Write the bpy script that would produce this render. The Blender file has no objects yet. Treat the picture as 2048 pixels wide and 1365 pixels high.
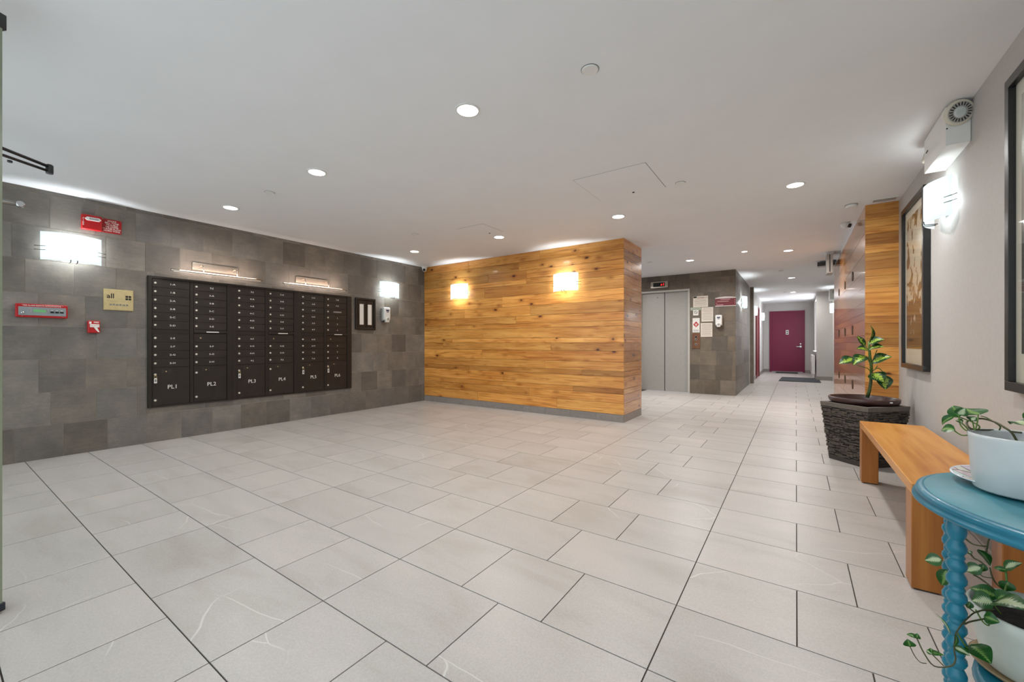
import bpy, bmesh, math, random
from mathutils import Vector, Matrix
C = bpy.context.scene.collection
PI = math.pi
R = random.Random(7)

# ------------------------------------------------------------------ camera, world, daylight, exposure
H = 1.06
FPX, CX, CY, YAW = 822.5, 1024.0, 687.5, math.radians(34.617)
cam_d = bpy.data.cameras.new('camera'); cam = bpy.data.objects.new('camera', cam_d); C.objects.link(cam)
cam_d.sensor_width = 36.0; cam_d.lens = FPX / 2048 * 36.0
cam_d.shift_y = (CY - 682.5) / 2048; cam_d.clip_start = 0.02
cam.location = (0, 0, H); cam.rotation_euler = (PI / 2, 0, YAW)
bpy.context.scene.camera = cam
sc = bpy.context.scene
sc.view_settings.view_transform = 'Standard'; sc.view_settings.look = 'None'
sc.view_settings.gamma = 1.0; sc.view_settings.use_curve_mapping = False
sc.view_settings.exposure = 0.45
w = bpy.data.worlds.new('sky'); sc.world = w; w.use_nodes = True
w.node_tree.nodes['Background'].inputs[0].default_value = (0.80, 0.90, 1.0, 1)
w.node_tree.nodes['Background'].inputs[1].default_value = 1.0
CAN_W, SCONCE_W, DAY_W = 8.8, 8.8, 21.0

def area_light(name, loc, rot, sx, sy, watts, col=(1, 1, 1), parent=None, shape='RECTANGLE', spread=PI):
    d = bpy.data.lights.new(name, 'AREA'); d.shape = shape; d.size = sx; d.size_y = sy
    d.energy = watts; d.color = col; d.spread = spread
    o = bpy.data.objects.new(name, d); C.objects.link(o)
    o.location = loc; o.rotation_euler = rot
    if parent: o.parent = parent
    return o

def point_light(name, loc, watts, col, radius, parent):
    d = bpy.data.lights.new(name, 'POINT'); d.energy = watts; d.color = col; d.shadow_soft_size = radius
    o = bpy.data.objects.new(name, d); C.objects.link(o); o.location = loc; o.parent = parent
    return o

# daylight through the glazed entrance behind the camera
area_light('daylight', (-2.4, -0.75, 1.25), (PI / 2, 0, 0), 6.2, 2.3, DAY_W, (0.89, 0.95, 1.0))

# ------------------------------------------------------------------ materials
def lin(c):
    return tuple(((x / 255) / 12.92 if x / 255 <= 0.04045 else ((x / 255 + 0.055) / 1.055) ** 2.4) for x in c)

class N:
    def __init__(s, name):
        s.m = bpy.data.materials.new(name); s.m.use_nodes = True; s.t = s.m.node_tree
        s.b = s.t.nodes['Principled BSDF']; s.out = s.t.nodes['Material Output']
    def n(s, kind, **kw):
        x = s.t.nodes.new(kind)
        for k, v in kw.items(): setattr(x, k, v)
        return x
    def l(s, a, b): s.t.links.new(a, b)
    def math(s, op, a, b=None, clamp=False):
        x = s.n('ShaderNodeMath', operation=op); x.use_clamp = clamp
        for i, v in enumerate((a, b)):
            if v is None: continue
            if isinstance(v, (int, float)): x.inputs[i].default_value = v
            else: s.l(v, x.inputs[i])
        return x.outputs[0]
    def mix(s, f, a, b, blend='MIX'):
        x = s.n('ShaderNodeMix', data_type='RGBA', blend_type=blend)
        for i, v in ((0, f), (6, a), (7, b)):
            if isinstance(v, (int, float)): x.inputs[i].default_value = v
            elif isinstance(v, tuple): x.inputs[i].default_value = (*v, 1) if len(v) == 3 else v
            else: s.l(v, x.inputs[i])
        return x.outputs[2]
    def coords(s, scale=(1, 1, 1), rand=False, kind='Object'):
        tc = s.n('ShaderNodeTexCoord'); v = tc.outputs[kind]
        if rand:
            oi = s.n('ShaderNodeObjectInfo'); k = s.math('MULTIPLY', oi.outputs['Random'], 53.0)
            cb = s.n('ShaderNodeCombineXYZ')
            for i in range(3): s.l(k, cb.inputs[i])
            ad = s.n('ShaderNodeVectorMath', operation='ADD'); s.l(v, ad.inputs[0]); s.l(cb.outputs[0], ad.inputs[1]); v = ad.outputs[0]
        mp = s.n('ShaderNodeMapping'); mp.inputs['Scale'].default_value = scale; s.l(v, mp.inputs['Vector'])
        return mp.outputs[0]
    def noise(s, v, scale, detail=4, rough=0.55, dist=0.0):
        x = s.n('ShaderNodeTexNoise'); s.l(v, x.inputs['Vector']); x.inputs['Scale'].default_value = scale
        x.inputs['Detail'].default_value = detail; x.inputs['Roughness'].default_value = rough; x.inputs['Distortion'].default_value = dist
        return x.outputs['Fac']
    def ramp(s, f, stops):
        x = s.n('ShaderNodeValToRGB'); e = x.color_ramp.elements
        while len(e) < len(stops): e.new(0.5)
        for i, (p, c) in enumerate(stops):
            e[i].position = p; e[i].color = (*c, 1) if len(c) == 3 else c
        s.l(f, x.inputs[0]); return x.outputs[0]
    def bump(s, h, strength, dist=0.01):
        x = s.n('ShaderNodeBump'); x.inputs['Strength'].default_value = strength; x.inputs['Distance'].default_value = dist
        s.l(h, x.inputs['Height']); s.l(x.outputs[0], s.b.inputs['Normal'])
    def base(s, c, rough, metal=0.0, coat=0.0):
        if isinstance(c, tuple): s.b.inputs['Base Color'].default_value = (*c, 1)
        else: s.l(c, s.b.inputs['Base Color'])
        s.b.inputs['Roughness'].default_value = rough; s.b.inputs['Metallic'].default_value = metal
        s.b.inputs['Coat Weight'].default_value = coat; s.b.inputs['Coat Roughness'].default_value = 0.08
        return s.m

_M = {}
def mat(name, rgb, rough=0.5, metal=0.0, var=0.06, scale=14.0, bump=0.0, coat=0.0, rand=0.0, emit=0.0, spec=None):
    if name in _M: return _M[name]
    k = N(name); c = lin(rgb)
    v = k.coords(rand=rand > 0); f = k.noise(v, scale)
    col = k.ramp(f, [(0.3, tuple(x * (1 - var) for x in c)), (0.7, tuple(min(1, x * (1 + var)) for x in c))])
    if rand > 0:
        oi = k.n('ShaderNodeObjectInfo'); hs = k.n('ShaderNodeHueSaturation')
        val = k.math('MULTIPLY_ADD', oi.outputs['Random'], rand * 2); k.t.nodes[-1].inputs[2].default_value = 1 - rand
        k.l(val, hs.inputs['Value']); k.l(col, hs.inputs['Color']); col = hs.outputs[0]
    k.base(col, rough, metal, coat)
    if spec is not None: k.b.inputs['Specular IOR Level'].default_value = spec
    if bump: k.bump(k.noise(v, scale * 6, 3), bump, 0.004)
    if emit: k.b.inputs['Emission Color'].default_value = (*c, 1); k.b.inputs['Emission Strength'].default_value = emit
    _M[name] = k.m; return k.m

def wood_mat(name, dark, mid, light, axis=0, rough=0.28, coat=0.3, knots=True, tint=True, grain=1.0):
    k = N(name)
    s1 = [9.0, 9.0, 9.0]; s1[axis] = 0.9
    s2 = [70.0, 70.0, 70.0]; s2[axis] = 2.5
    v1 = k.coords(tuple(s1), True); v2 = k.coords(tuple(s2), True)
    a = k.noise(v1, 1.0, 3, 0.5, 1.2); b = k.noise(v2, 1.0, 4, 0.6)
    f = k.math('ADD', k.math('MULTIPLY', a, 0.75), k.math('MULTIPLY', b, 0.25 * grain))
    col = k.ramp(f, [(0.30, lin(dark)), (0.50, lin(mid)), (0.72, lin(light))])
    if grain > 1.0:                                       # cathedral figure and reddish heart streaks
        s4 = [26.0, 26.0, 26.0]; s4[axis] = 1.3
        c4 = k.noise(k.coords(tuple(s4), True), 1.0, 2, 0.5, 2.2)
        col = k.mix(1.0, col, k.ramp(c4, [(0.36, (0.74, 0.62, 0.50)), (0.46, (1, 1, 1)), (0.66, (1, 1, 1)), (0.74, (0.86, 0.76, 0.66))]), 'MULTIPLY')
        s5 = [3.0, 3.0, 3.0]; s5[axis] = 1.0
        col = k.mix(1.0, col, k.ramp(k.noise(k.coords(tuple(s5), True), 1.0, 3), [(0.35, (0.88, 0.78, 0.70)), (0.6, (1.06, 1.06, 1.04))]), 'MULTIPLY')
    if knots:
        s3 = [6.5, 6.5, 6.5]; s3[axis] = 3.4
        vo = k.n('ShaderNodeTexVoronoi'); k.l(k.coords(tuple(s3), True), vo.inputs['Vector']); vo.inputs['Scale'].default_value = 1.0
        nz = k.noise(k.coords((30, 30, 30), True), 1.0, 2)
        d = k.math('ADD', vo.outputs['Distance'], k.math('MULTIPLY', nz, 0.10))
        kn = k.ramp(d, [(0.115, (0.20, 0.12, 0.07)), (0.17, (1, 1, 1))])
        hal = k.ramp(d, [(0.12, (0.66, 0.54, 0.42)), (0.34, (1, 1, 1))])
        col = k.mix(1.0, k.mix(1.0, col, kn, 'MULTIPLY'), hal, 'MULTIPLY')
    if tint:
        oi = k.n('ShaderNodeObjectInfo'); col = k.mix(1.0, col, oi.outputs['Color'], 'MULTIPLY')
    k.base(col, rough, 0, coat); k.bump(b, 0.05, 0.002)
    return k.m

def slate_mat():
    k = N('slate_tile'); v = k.coords((1, 1, 1), True)
    f = k.noise(v, 5.0, 5, 0.6); g = k.noise(v, 60.0, 3, 0.6)
    vs = k.coords((8, 60, 60), True); st = k.noise(vs, 1.0, 3, 0.6)
    h = k.math('ADD', k.math('MULTIPLY', f, 0.6), k.math('ADD', k.math('MULTIPLY', g, 0.2), k.math('MULTIPLY', st, 0.2)))
    col = k.ramp(h, [(0.32, lin((100, 96, 91))), (0.50, lin((117, 111, 104))), (0.68, lin((136, 128, 118)))])
    oi = k.n('ShaderNodeObjectInfo'); col = k.mix(1.0, col, oi.outputs['Color'], 'MULTIPLY')
    k.base(col, 0.48); k.bump(h, 0.12, 0.004); k.b.inputs['Specular IOR Level'].default_value = 0.35
    return k.m

def floor_mat():
    k = N('floor_porcelain'); v = k.coords((1, 1, 1), True)
    f = k.noise(k.coords((1.2, 3.5, 1), True), 1.3, 4, 0.55, 0.6)
    g = k.noise(v, 160.0, 2, 0.5)
    col = k.ramp(f, [(0.30, lin((172, 164, 156))), (0.48, lin((182, 176, 170))), (0.66, lin((188, 180, 174))), (0.85, lin((195, 180, 168)))])
    col = k.mix(0.10, col, k.ramp(g, [(0.3, (0.25, 0.24, 0.23)), (0.7, (0.9, 0.9, 0.9))]))
    # sparse pale veins printed in the tile
    vv = k.coords((1.1, 2.0, 1), True); wob = k.n('ShaderNodeTexNoise'); wob.inputs['Scale'].default_value = 3.0; k.l(vv, wob.inputs['Vector'])
    ms = k.n('ShaderNodeVectorMath', operation='MULTIPLY_ADD'); k.l(wob.outputs['Color'], ms.inputs[0]); ms.inputs[1].default_value = (.16, .16, 0); k.l(vv, ms.inputs[2])
    ve = k.n('ShaderNodeTexVoronoi', feature='DISTANCE_TO_EDGE', voronoi_dimensions='2D'); ve.inputs['Scale'].default_value = 1.1; k.l(ms.outputs[0], ve.inputs['Vector'])
    line = k.ramp(ve.outputs['Distance'], [(0.0, (1, 1, 1)), (0.0065, (0, 0, 0))])
    msk = k.ramp(k.noise(v, 0.9, 1), [(0.57, (0, 0, 0)), (0.63, (1, 1, 1))])
    fac = k.math('MULTIPLY', k.math('MULTIPLY', line, msk), 0.55)
    col = k.mix(fac, col, lin((232, 228, 222)))
    oi = k.n('ShaderNodeObjectInfo'); hs = k.n('ShaderNodeHueSaturation')
    val = k.math('MULTIPLY', oi.outputs['Random'], 0.07); k.l(k.math('ADD', val, 0.965), hs.inputs['Value']); k.l(col, hs.inputs['Color'])
    k.base(hs.outputs[0], 0.36); k.bump(g, 0.05, 0.001); k.b.inputs['Specular IOR Level'].default_value = 0.45
    return k.m

def leaf_mat(name, dark, pale, rib, amount, mott=0.9):
    k = N(name)
    uv = k.n('ShaderNodeUVMap'); sp = k.n('ShaderNodeSeparateXYZ'); k.l(uv.outputs[0], sp.inputs[0])
    u = k.math('ABSOLUTE', k.math('SUBTRACT', k.math('MULTIPLY', sp.outputs[0], 2.0), 1.0))
    vein = k.math('SINE', k.math('MULTIPLY', k.math('SUBTRACT', sp.outputs[1], k.math('MULTIPLY', u, 0.22)), 62.0))
    nz = k.noise(k.coords((1, 1, 1), True), 70.0 if mott > 1 else 26.0, 3, 0.6)
    f = k.math('ADD', k.math('MULTIPLY', u, 0.85), k.math('ADD', k.math('MULTIPLY', k.math('SUBTRACT', nz, 0.5), mott), k.math('MULTIPLY', vein, 0.08)))
    col = k.ramp(f, [(amount, lin(pale)), (amount + 0.22, lin(dark))])
    ribf = k.ramp(u, [(0.02, (1, 1, 1)), (0.06, (0, 0, 0))])
    col = k.mix(k.math('MULTIPLY', ribf, 0.7), col, lin(rib))
    k.base(col, 0.36); k.b.inputs['Specular IOR Level'].default_value = 0.4
    return k.m

def shade_mat():
    k = N('sconce_glass')
    tr = k.n('ShaderNodeBsdfTranslucent'); tr.inputs[0].default_value = (0.50, 0.55, 0.56, 1)
    df = k.n('ShaderNodeBsdfDiffuse'); df.inputs[0].default_value = (0.90, 0.95, 0.95, 1)
    m1 = k.n('ShaderNodeMixShader'); m1.inputs[0].default_value = 0.45; k.l(tr.outputs[0], m1.inputs[1]); k.l(df.outputs[0], m1.inputs[2])
    em = k.n('ShaderNodeEmission'); em.inputs[0].default_value = (0.84, 0.97, 0.97, 1); em.inputs[1].default_value = 0.42
    ad = k.n('ShaderNodeAddShader'); k.l(m1.outputs[0], ad.inputs[0]); k.l(em.outputs[0], ad.inputs[1]); k.l(ad.outputs[0], k.out.inputs[0])
    return k.m

def pane_mat(name='clear_glass', refl=0.9):
    k = N(name)
    tp = k.n('ShaderNodeBsdfTransparent'); tp.inputs[0].default_value = (0.95, 0.97, 0.96, 1)
    gl = k.n('ShaderNodeBsdfGlossy'); gl.inputs['Roughness'].default_value = 0.02
    lw = k.n('ShaderNodeLayerWeight'); lw.inputs[0].default_value = 0.5; fac = k.math('ADD', k.math('MULTIPLY', k.math('POWER', lw.outputs['Facing'], 5.0), refl), 0.5 * refl * 0.06)
    m = k.n('ShaderNodeMixShader'); k.l(fac, m.inputs[0]); k.l(tp.outputs[0], m.inputs[1]); k.l(gl.outputs[0], m.inputs[2]); k.l(m.outputs[0], k.out.inputs[0])
    return k.m

def emit_mat(name, rgb, strength):
    k = N(name); c = lin(rgb); v = k.coords((1, 1, 1)); f = k.noise(v, 40.0, 2)
    k.base(c, 0.5); k.b.inputs['Emission Color'].default_value = (*c, 1)
    k.l(k.math('ADD', k.math('MULTIPLY', f, 0.3 * strength), 0.85 * strength), k.b.inputs['Emission Strength'])
    return k.m

def print_mat(name, ink, paper, style):
    k = N(name); v = k.coords((1, 1, 1))
    sp = k.n('ShaderNodeSeparateXYZ'); k.l(v, sp.inputs[0])
    if style == 'woodcut':
        a = k.noise(k.coords((3.6, 2.6, 1)), 1.6, 3, 0.5, 1.6)
        grad = k.math('MULTIPLY', sp.outputs[1], -0.42)
        f = k.math('ADD', a, k.math('MAXIMUM', grad, -0.03))
        b = k.noise(k.coords((16, 7, 1)), 1.0, 3, 0.6, 0.8)
        f = k.math('ADD', f, k.math('MULTIPLY', k.math('SUBTRACT', b, 0.5), 0.25))
        col = k.ramp(f, [(0.50, lin(paper)), (0.52, lin(ink))])
    else:
        a = k.noise(k.coords((2, 2, 1)), 1.5, 3, 0.5, 0.4)
        f = k.math('ADD', k.math('MULTIPLY', sp.outputs[1], 0.9), a)
        col = k.ramp(f, [(0.05, lin((42, 45, 52))), (0.35, lin((70, 70, 74))), (0.55, lin((150, 140, 134))), (0.9, lin((190, 180, 172)))])
    k.base(col, 0.25, 0, 0.4)
    return k.m

def plate_mat():
    k = N('painted_plate'); v = k.coords((1, 1, 1))
    vo = k.n('ShaderNodeTexVoronoi'); k.l(v, vo.inputs['Vector']); vo.inputs['Scale'].default_value = 26.0
    ed = k.n('ShaderNodeTexVoronoi', feature='DISTANCE_TO_EDGE'); k.l(v, ed.inputs['Vector']); ed.inputs['Scale'].default_value = 26.0
    pastel = k.mix(0.78, vo.outputs['Color'], lin((214, 204, 206)))
    ln = k.ramp(ed.outputs['Distance'], [(0.03, lin((96, 78, 82))), (0.07, (1, 1, 1))])
    k.base(k.mix(1.0, pastel, ln, 'MULTIPLY'), 0.2, 0, 0.3)
    return k.m

WHITE = mat('ceiling_paint', (231, 231, 232), 0.85, var=0.015, scale=3)
WALLP = mat('grey_wallcovering', (190, 186, 182), 0.7, var=0.035, scale=55, bump=0.06)
GROUT_D = mat('dark_grout', (74, 66, 60), 0.9)
GROUT_L = mat('pale_grout', (176, 166, 150), 0.9)
SLATE, FLOORM, SHADE, PANE = slate_mat(), floor_mat(), shade_mat(), pane_mat()
ARGLASS = pane_mat('picture_glazing', 0.45)
OAK = wood_mat('oak_plank', (166, 103, 38), (202, 139, 64), (221, 162, 86), 0, 0.34, 0.12, True, True, 1.8)
OAKR = wood_mat('oak_return_plank', (160, 102, 44), (190, 130, 64), (214, 158, 90), 0, 0.2, 0.5, True, True, 1.6)
BENCHW = wood_mat('bench_wood', (182, 112, 42), (206, 140, 60), (222, 162, 84), 1, 0.4, 0.1, False, True)
LEGW = wood_mat('bench_leg_wood', (134, 76, 24), (160, 98, 36), (182, 118, 52), 2, 0.4, 0.1, False, True)
BASET = mat('grey_base_tile', (142, 134, 128), 0.45, var=0.1, scale=20, rand=0.06)
BRONZE = mat('dark_bronze_metal', (43, 37, 33), 0.42, 0.35, var=0.12, scale=30)
BRONZE2 = mat('dark_bronze_door', (50, 44, 40), 0.36, 0.35, var=0.12, scale=12, rand=0.08)
BLACK = mat('black_plastic', (18, 18, 19), 0.45)
CHROME = mat('chrome', (205, 205, 205), 0.16, 1.0, var=0.03)
NICKEL = mat('brushed_nickel', (196, 184, 170), 0.34, 1.0, var=0.05, scale=60)
STEELG = mat('grey_painted_steel', (166, 162, 156), 0.42, 0.1, var=0.03)
FRAMEG = mat('grey_door_frame', (186, 182, 173), 0.4, var=0.02)
ALU = mat('aluminium', (168, 172, 170), 0.35, 0.9)
DARKALU = mat('dark_aluminium', (72, 72, 72), 0.4, 0.7)
RED = mat('fire_red', (176, 16, 20), 0.35, var=0.04)
RED2 = mat('sign_red', (150, 12, 16), 0.4, var=0.04)
WPL = mat('white_plastic', (226, 226, 222), 0.4, var=0.02)
WTXT = mat('white_print', (232, 228, 220), 0.6, var=0.01)
INK = mat('black_print', (26, 24, 24), 0.6)
GREYINK = mat('grey_print', (122, 118, 112), 0.7)
REDINK = mat('red_print', (176, 36, 40), 0.6)
NAVY = mat('navy_print', (46, 52, 92), 0.6)
PAPER = mat('notice_paper', (216, 205, 192), 0.8, var=0.02)
PAPER2 = mat('white_paper', (226, 222, 214), 0.8, var=0.02)
BRASS = mat('brass_plate', (206, 188, 140), 0.3, 0.6, var=0.08, scale=25)
LOCK = mat('pale_lock_face', (214, 208, 196), 0.35, 0.3, var=0.05)
MAROON = mat('maroon_door_paint', (116, 18, 58), 0.5, var=0.04, scale=5)
MAROON2 = mat('maroon_sign', (112, 26, 34), 0.45)
TEAL = mat('teal_paint', (16, 112, 136), 0.36, var=0.14, scale=9, coat=0.1)
TEALTOP = mat('teal_paint_pale', (58, 128, 142), 0.46, var=0.2, scale=7)  # paler, blotchier teal for the table top
CERAMIC = mat('white_ceramic', (198, 202, 202), 0.28, var=0.02, coat=0.2)
OLDPOT = mat('aged_white_pot', (196, 200, 190), 0.5, var=0.06, scale=20)
SOIL = mat('potting_soil', (32, 24, 20), 0.95, var=0.5, scale=60, bump=0.8)
BROWNPOT = mat('brown_plastic_pot', (62, 38, 34), 0.34, var=0.05)
STONE = mat('stacked_slate_strip', (84, 76, 68), 0.75, var=0.45, scale=40)
STONER = mat('planter_rim_cement', (104, 96, 88), 0.75, var=0.12, scale=30)
BFRAME = mat('black_picture_frame', (34, 33, 33), 0.28, var=0.1, scale=20)
MATB = mat('picture_mat_board', (214, 204, 192), 0.8, var=0.01)
STEM = mat('green_stem', (88, 118, 44), 0.45, var=0.2, scale=30)
VINE = mat('brown_green_vine', (74, 74, 40), 0.55, var=0.3, scale=40)
STALK = mat('mottled_stalk', (70, 88, 44), 0.5, var=0.6, scale=45)
LEAFD = leaf_mat('dieffenbachia_leaf', (18, 62, 26), (158, 184, 64), (120, 160, 70), 0.15, 1.6)
LEAFP = leaf_mat('pothos_leaf', (30, 84, 24), (128, 160, 84), (110, 150, 66), 0.02)
LEAFV = leaf_mat('variegated_pothos_leaf', (48, 92, 44), (196, 206, 166), (176, 194, 130), 0.22)
RUBBER = mat('charcoal_mat', (48, 51, 56), 0.9, var=0.15, scale=60)
LENS = emit_mat('lamp_lens', (255, 252, 246), 7.0)
TUBEG = emit_mat('lit_tube', (226, 214, 196), 0.22)
LCD = emit_mat('green_lcd', (92, 150, 96), 0.28)
LED = emit_mat('red_led', (255, 40, 40), 1.2)
BLIND = emit_mat('bright_window_shade', (238, 242, 248), 3.2)

# ------------------------------------------------------------------ geometry helpers
def rel(o):
    if o.parent is None: return Matrix.Identity(4) if o.data is None else o.matrix_basis.copy()
    return rel(o.parent) @ o.matrix_parent_inverse @ o.matrix_basis
def attach(o, parent):
    if parent is not None:
        o.parent = parent; o.matrix_parent_inverse = rel(parent).inverted()
    return o
def link(name, me, m, parent=None, basis=None):
    o = bpy.data.objects.new(name, me); C.objects.link(o)
    if m is not None and not me.materials: me.materials.append(m)
    if basis is not None: o.matrix_basis = basis
    return attach(o, parent)
def mesh_of(verts, faces, smooth=False, recalc=True):
    me = bpy.data.meshes.new('mesh'); bm = bmesh.new()
    vs = [bm.verts.new(v) for v in verts]
    for f in faces:
        try: bm.faces.new([vs[i] for i in f])
        except ValueError: pass
    if recalc: bmesh.ops.recalc_face_normals(bm, faces=bm.faces)
    bm.to_mesh(me); bm.free()
    if smooth:
        for p in me.polygons: p.use_smooth = True
    return me
BOXF = [(0, 1, 2, 3), (7, 6, 5, 4), (0, 4, 5, 1), (1, 5, 6, 2), (2, 6, 7, 3), (3, 7, 4, 0)]
_cache = {}
def box_mesh(dx, dy, dz, m, bevel=0.0):
    key = (round(dx, 4), round(dy, 4), round(dz, 4), m.name, bevel)
    if key in _cache: return _cache[key]
    x, y, z = dx / 2, dy / 2, dz / 2
    me = mesh_of([(-x, -y, -z), (x, -y, -z), (x, y, -z), (-x, y, -z), (-x, -y, z), (x, -y, z), (x, y, z), (-x, y, z)], BOXF)
    if bevel > 0:
        bm = bmesh.new(); bm.from_mesh(me)
        bmesh.ops.bevel(bm, geom=list(bm.edges), offset=min(bevel, dx * .45, dy * .45, dz * .45), segments=2, affect='EDGES', profile=0.5)
        bm.to_mesh(me); bm.free()
        for p in me.polygons: p.use_smooth = p.area < bevel * max(dx, dy, dz) * 1.2
    me.materials.append(m); _cache[key] = me; return me
def box(name, x0, x1, y0, y1, z0, z1, m, parent=None, bevel=0.0, frame=None, col=None):
    b = Matrix.Translation(((x0 + x1) / 2, (y0 + y1) / 2, (z0 + z1) / 2))
    o = link(name, box_mesh(abs(x1 - x0), abs(y1 - y0), abs(z1 - z0), m, bevel), None, parent, (frame @ b) if frame is not None else b)
    if col: o.color = (*col, 1)
    return o
def lathe(name, prof, m, parent=None, loc=(0, 0, 0), segs=32, rot=None, smooth=True, flute=None):
    vs, fs = [], []
    for (r, z) in prof:
        for k in range(segs):
            a = 2 * PI * k / segs; rr = r * (1 + (flute[1] * math.cos(flute[0] * a) if flute else 0))
            vs.append((rr * math.cos(a), rr * math.sin(a), z))
    for i in range(len(prof) - 1):
        for k in range(segs):
            k2 = (k + 1) % segs
            fs.append((i * segs + k, i * segs + k2, (i + 1) * segs + k2, (i + 1) * segs + k))
    fs.append(tuple(range(segs))); fs.append(tuple((len(prof) - 1) * segs + k for k in range(segs)))
    me = mesh_of(vs, fs, smooth)
    for p in me.polygons:
        if len(p.vertices) > 4: p.use_smooth = False
    b = Matrix.Translation(loc) @ (rot if rot is not None else Matrix.Identity(4))
    return link(name, me, m, parent, b)
def disk(name, r, h, m, parent=None, loc=(0, 0, 0), segs=20, rot=None):
    return lathe(name, [(r, 0), (r, h * .6), (r * .9, h)], m, parent, loc, segs, rot, False)
def ring(name, r0, r1, h, m, parent=None, loc=(0, 0, 0), segs=28, rot=None):
    vs, fs = [], []
    for (r, z) in ((r0, 0), (r1, 0), (r1, h), (r0, h)):
        for k in range(segs): a = 2 * PI * k / segs; vs.append((r * math.cos(a), r * math.sin(a), z))
    for i in range(4):
        j = (i + 1) % 4
        for k in range(segs):
            k2 = (k + 1) % segs; fs.append((i * segs + k, i * segs + k2, j * segs + k2, j * segs + k))
    b = Matrix.Translation(loc) @ (rot if rot is not None else Matrix.Identity(4))
    return link(name, mesh_of(vs, fs), m, parent, b)
def tube_data(pts, rad, sides=7):
    pts = [Vector(p) for p in pts]; vs, fs = [], []; n = len(pts)
    up = Vector((0.13, 0.27, 0.95))
    for i, p in enumerate(pts):
        t = (pts[min(i + 1, n - 1)] - pts[max(i - 1, 0)]).normalized()
        a = t.cross(up)
        if a.length < 1e-3: a = t.cross(Vector((1, 0, 0)))
        a.normalize(); b = t.cross(a).normalized(); r = rad[i] if isinstance(rad, (list, tuple)) else rad
        for k in range(sides):
            q = 2 * PI * k / sides; vs.append(p + a * (r * math.cos(q)) + b * (r * math.sin(q)))
    for i in range(n - 1):
        for k in range(sides):
            k2 = (k + 1) % sides; fs.append((i * sides + k, i * sides + k2, (i + 1) * sides + k2, (i + 1) * sides + k))
    fs.append(tuple(range(sides))); fs.append(tuple((n - 1) * sides + k for k in range(sides)))
    return vs, fs
def spline(pts, n=5):
    P = [Vector(p) for p in pts]; P = [P[0] * 2 - P[1]] + P + [P[-1] * 2 - P[-2]]; out = []
    for i in range(1, len(P) - 2):
        for k in range(n):
            t = k / n
            out.append(0.5 * ((2 * P[i]) + (P[i + 1] - P[i - 1]) * t + (2 * P[i - 1] - 5 * P[i] + 4 * P[i + 1] - P[i + 2]) * t * t + (-P[i - 1] + 3 * P[i] - 3 * P[i + 1] + P[i + 2]) * t ** 3))
    out.append(P[-2]); return out
def tube(name, pts, rad, m, parent=None, sides=7, smooth_n=0):
    if smooth_n: pts = spline(pts, smooth_n)
    vs, fs = tube_data(pts, rad, sides)
    c = sum((Vector(p) for p in pts), Vector()) / len(pts)
    return link(name, mesh_of([v - c for v in vs], fs, True), m, parent, Matrix.Translation(c))
def prism(name, poly, z0, z1, m, parent=None, basis=None):
    n = len(poly); vs = [(x, y, z0) for x, y in poly] + [(x, y, z1) for x, y in poly]
    fs = [tuple(range(n - 1, -1, -1)), tuple(range(n, 2 * n))] + [(i, (i + 1) % n, n + (i + 1) % n, n + i) for i in range(n)]
    return link(name, mesh_of(vs, fs), m, parent, basis)
_T = {}
def text(name, s, size, x, y, z, m, parent=None, align='CENTER', width=1.0, bold=0.0):
    key = (s, round(size, 4), m.name, align, width, bold)
    if key not in _T:
        cu = bpy.data.curves.new('text', 'FONT'); cu.body = s; cu.size = size; cu.align_x = align; cu.align_y = 'CENTER'
        cu.resolution_u = 2; cu.space_line = 0.95; cu.offset = bold; cu.extrude = 0.0004
        ob = bpy.data.objects.new('text', cu); me = bpy.data.meshes.new_from_object(ob)
        bpy.data.objects.remove(ob); bpy.data.curves.remove(cu)
        for v in me.vertices: v.co.x *= width
        me.materials.clear(); me.materials.append(m); _T[key] = me
    return link(name, _T[key], None, parent, Matrix.Translation((x, y, z)))

def thing(name, label, cat, basis=None, group=None):
    o = bpy.data.objects.new(name, None); C.objects.link(o); o.empty_display_size = 0.05
    if isinstance(basis, tuple): basis = Matrix.Translation(basis)
    if basis is not None: o.matrix_basis = basis
    return tag(o, label, cat, group)
def tag(o, label, cat, group=None):
    o['label'] = label; o['category'] = cat
    if group: o['group'] = group
    return o
def struct(o, label=None):
    o['kind'] = 'structure'
    if label: o['label'] = label
    return o
def frame(origin, right, normal):
    r, n = Vector(right), Vector(normal); u = Vector((0, 0, 1)); o = Vector(origin)
    return Matrix(((r.x, u.x, n.x, o.x), (r.y, u.y, n.y, o.y), (r.z, u.z, n.z, o.z), (0, 0, 0, 1)))
T = Matrix.Translation
XL, YW, XR, YE, XC = -5.68, 5.36, 0.835, 9.40, -1.0
FL = frame((XL, 0, 0), (0, 1, 0), (1, 0, 0))        # left wall:   u = Y
FW = frame((0, YW, 0), (1, 0, 0), (0, -1, 0))       # wood wall:   u = X
FR = frame((XR, 0, 0), (0, -1, 0), (-1, 0, 0))      # right wall:  u = -Y
FE = frame((0, YE, 0), (1, 0, 0), (0, -1, 0))       # elevator wall
FC = frame((XC, 0, 0), (0, 1, 0), (1, 0, 0))        # corridor left wall
def at(px, py, Y):                                   # a pixel's ray met with the plane at depth Y
    fw = Vector((-math.sin(YAW), math.cos(YAW), 0)); rt = Vector((math.cos(YAW), math.sin(YAW), 0))
    d = fw + rt * ((px - CX) / FPX) + Vector((0, 0, 1)) * ((CY - py) / FPX)
    return Vector((0, 0, H)) + d * (Y / d.y)

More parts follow.
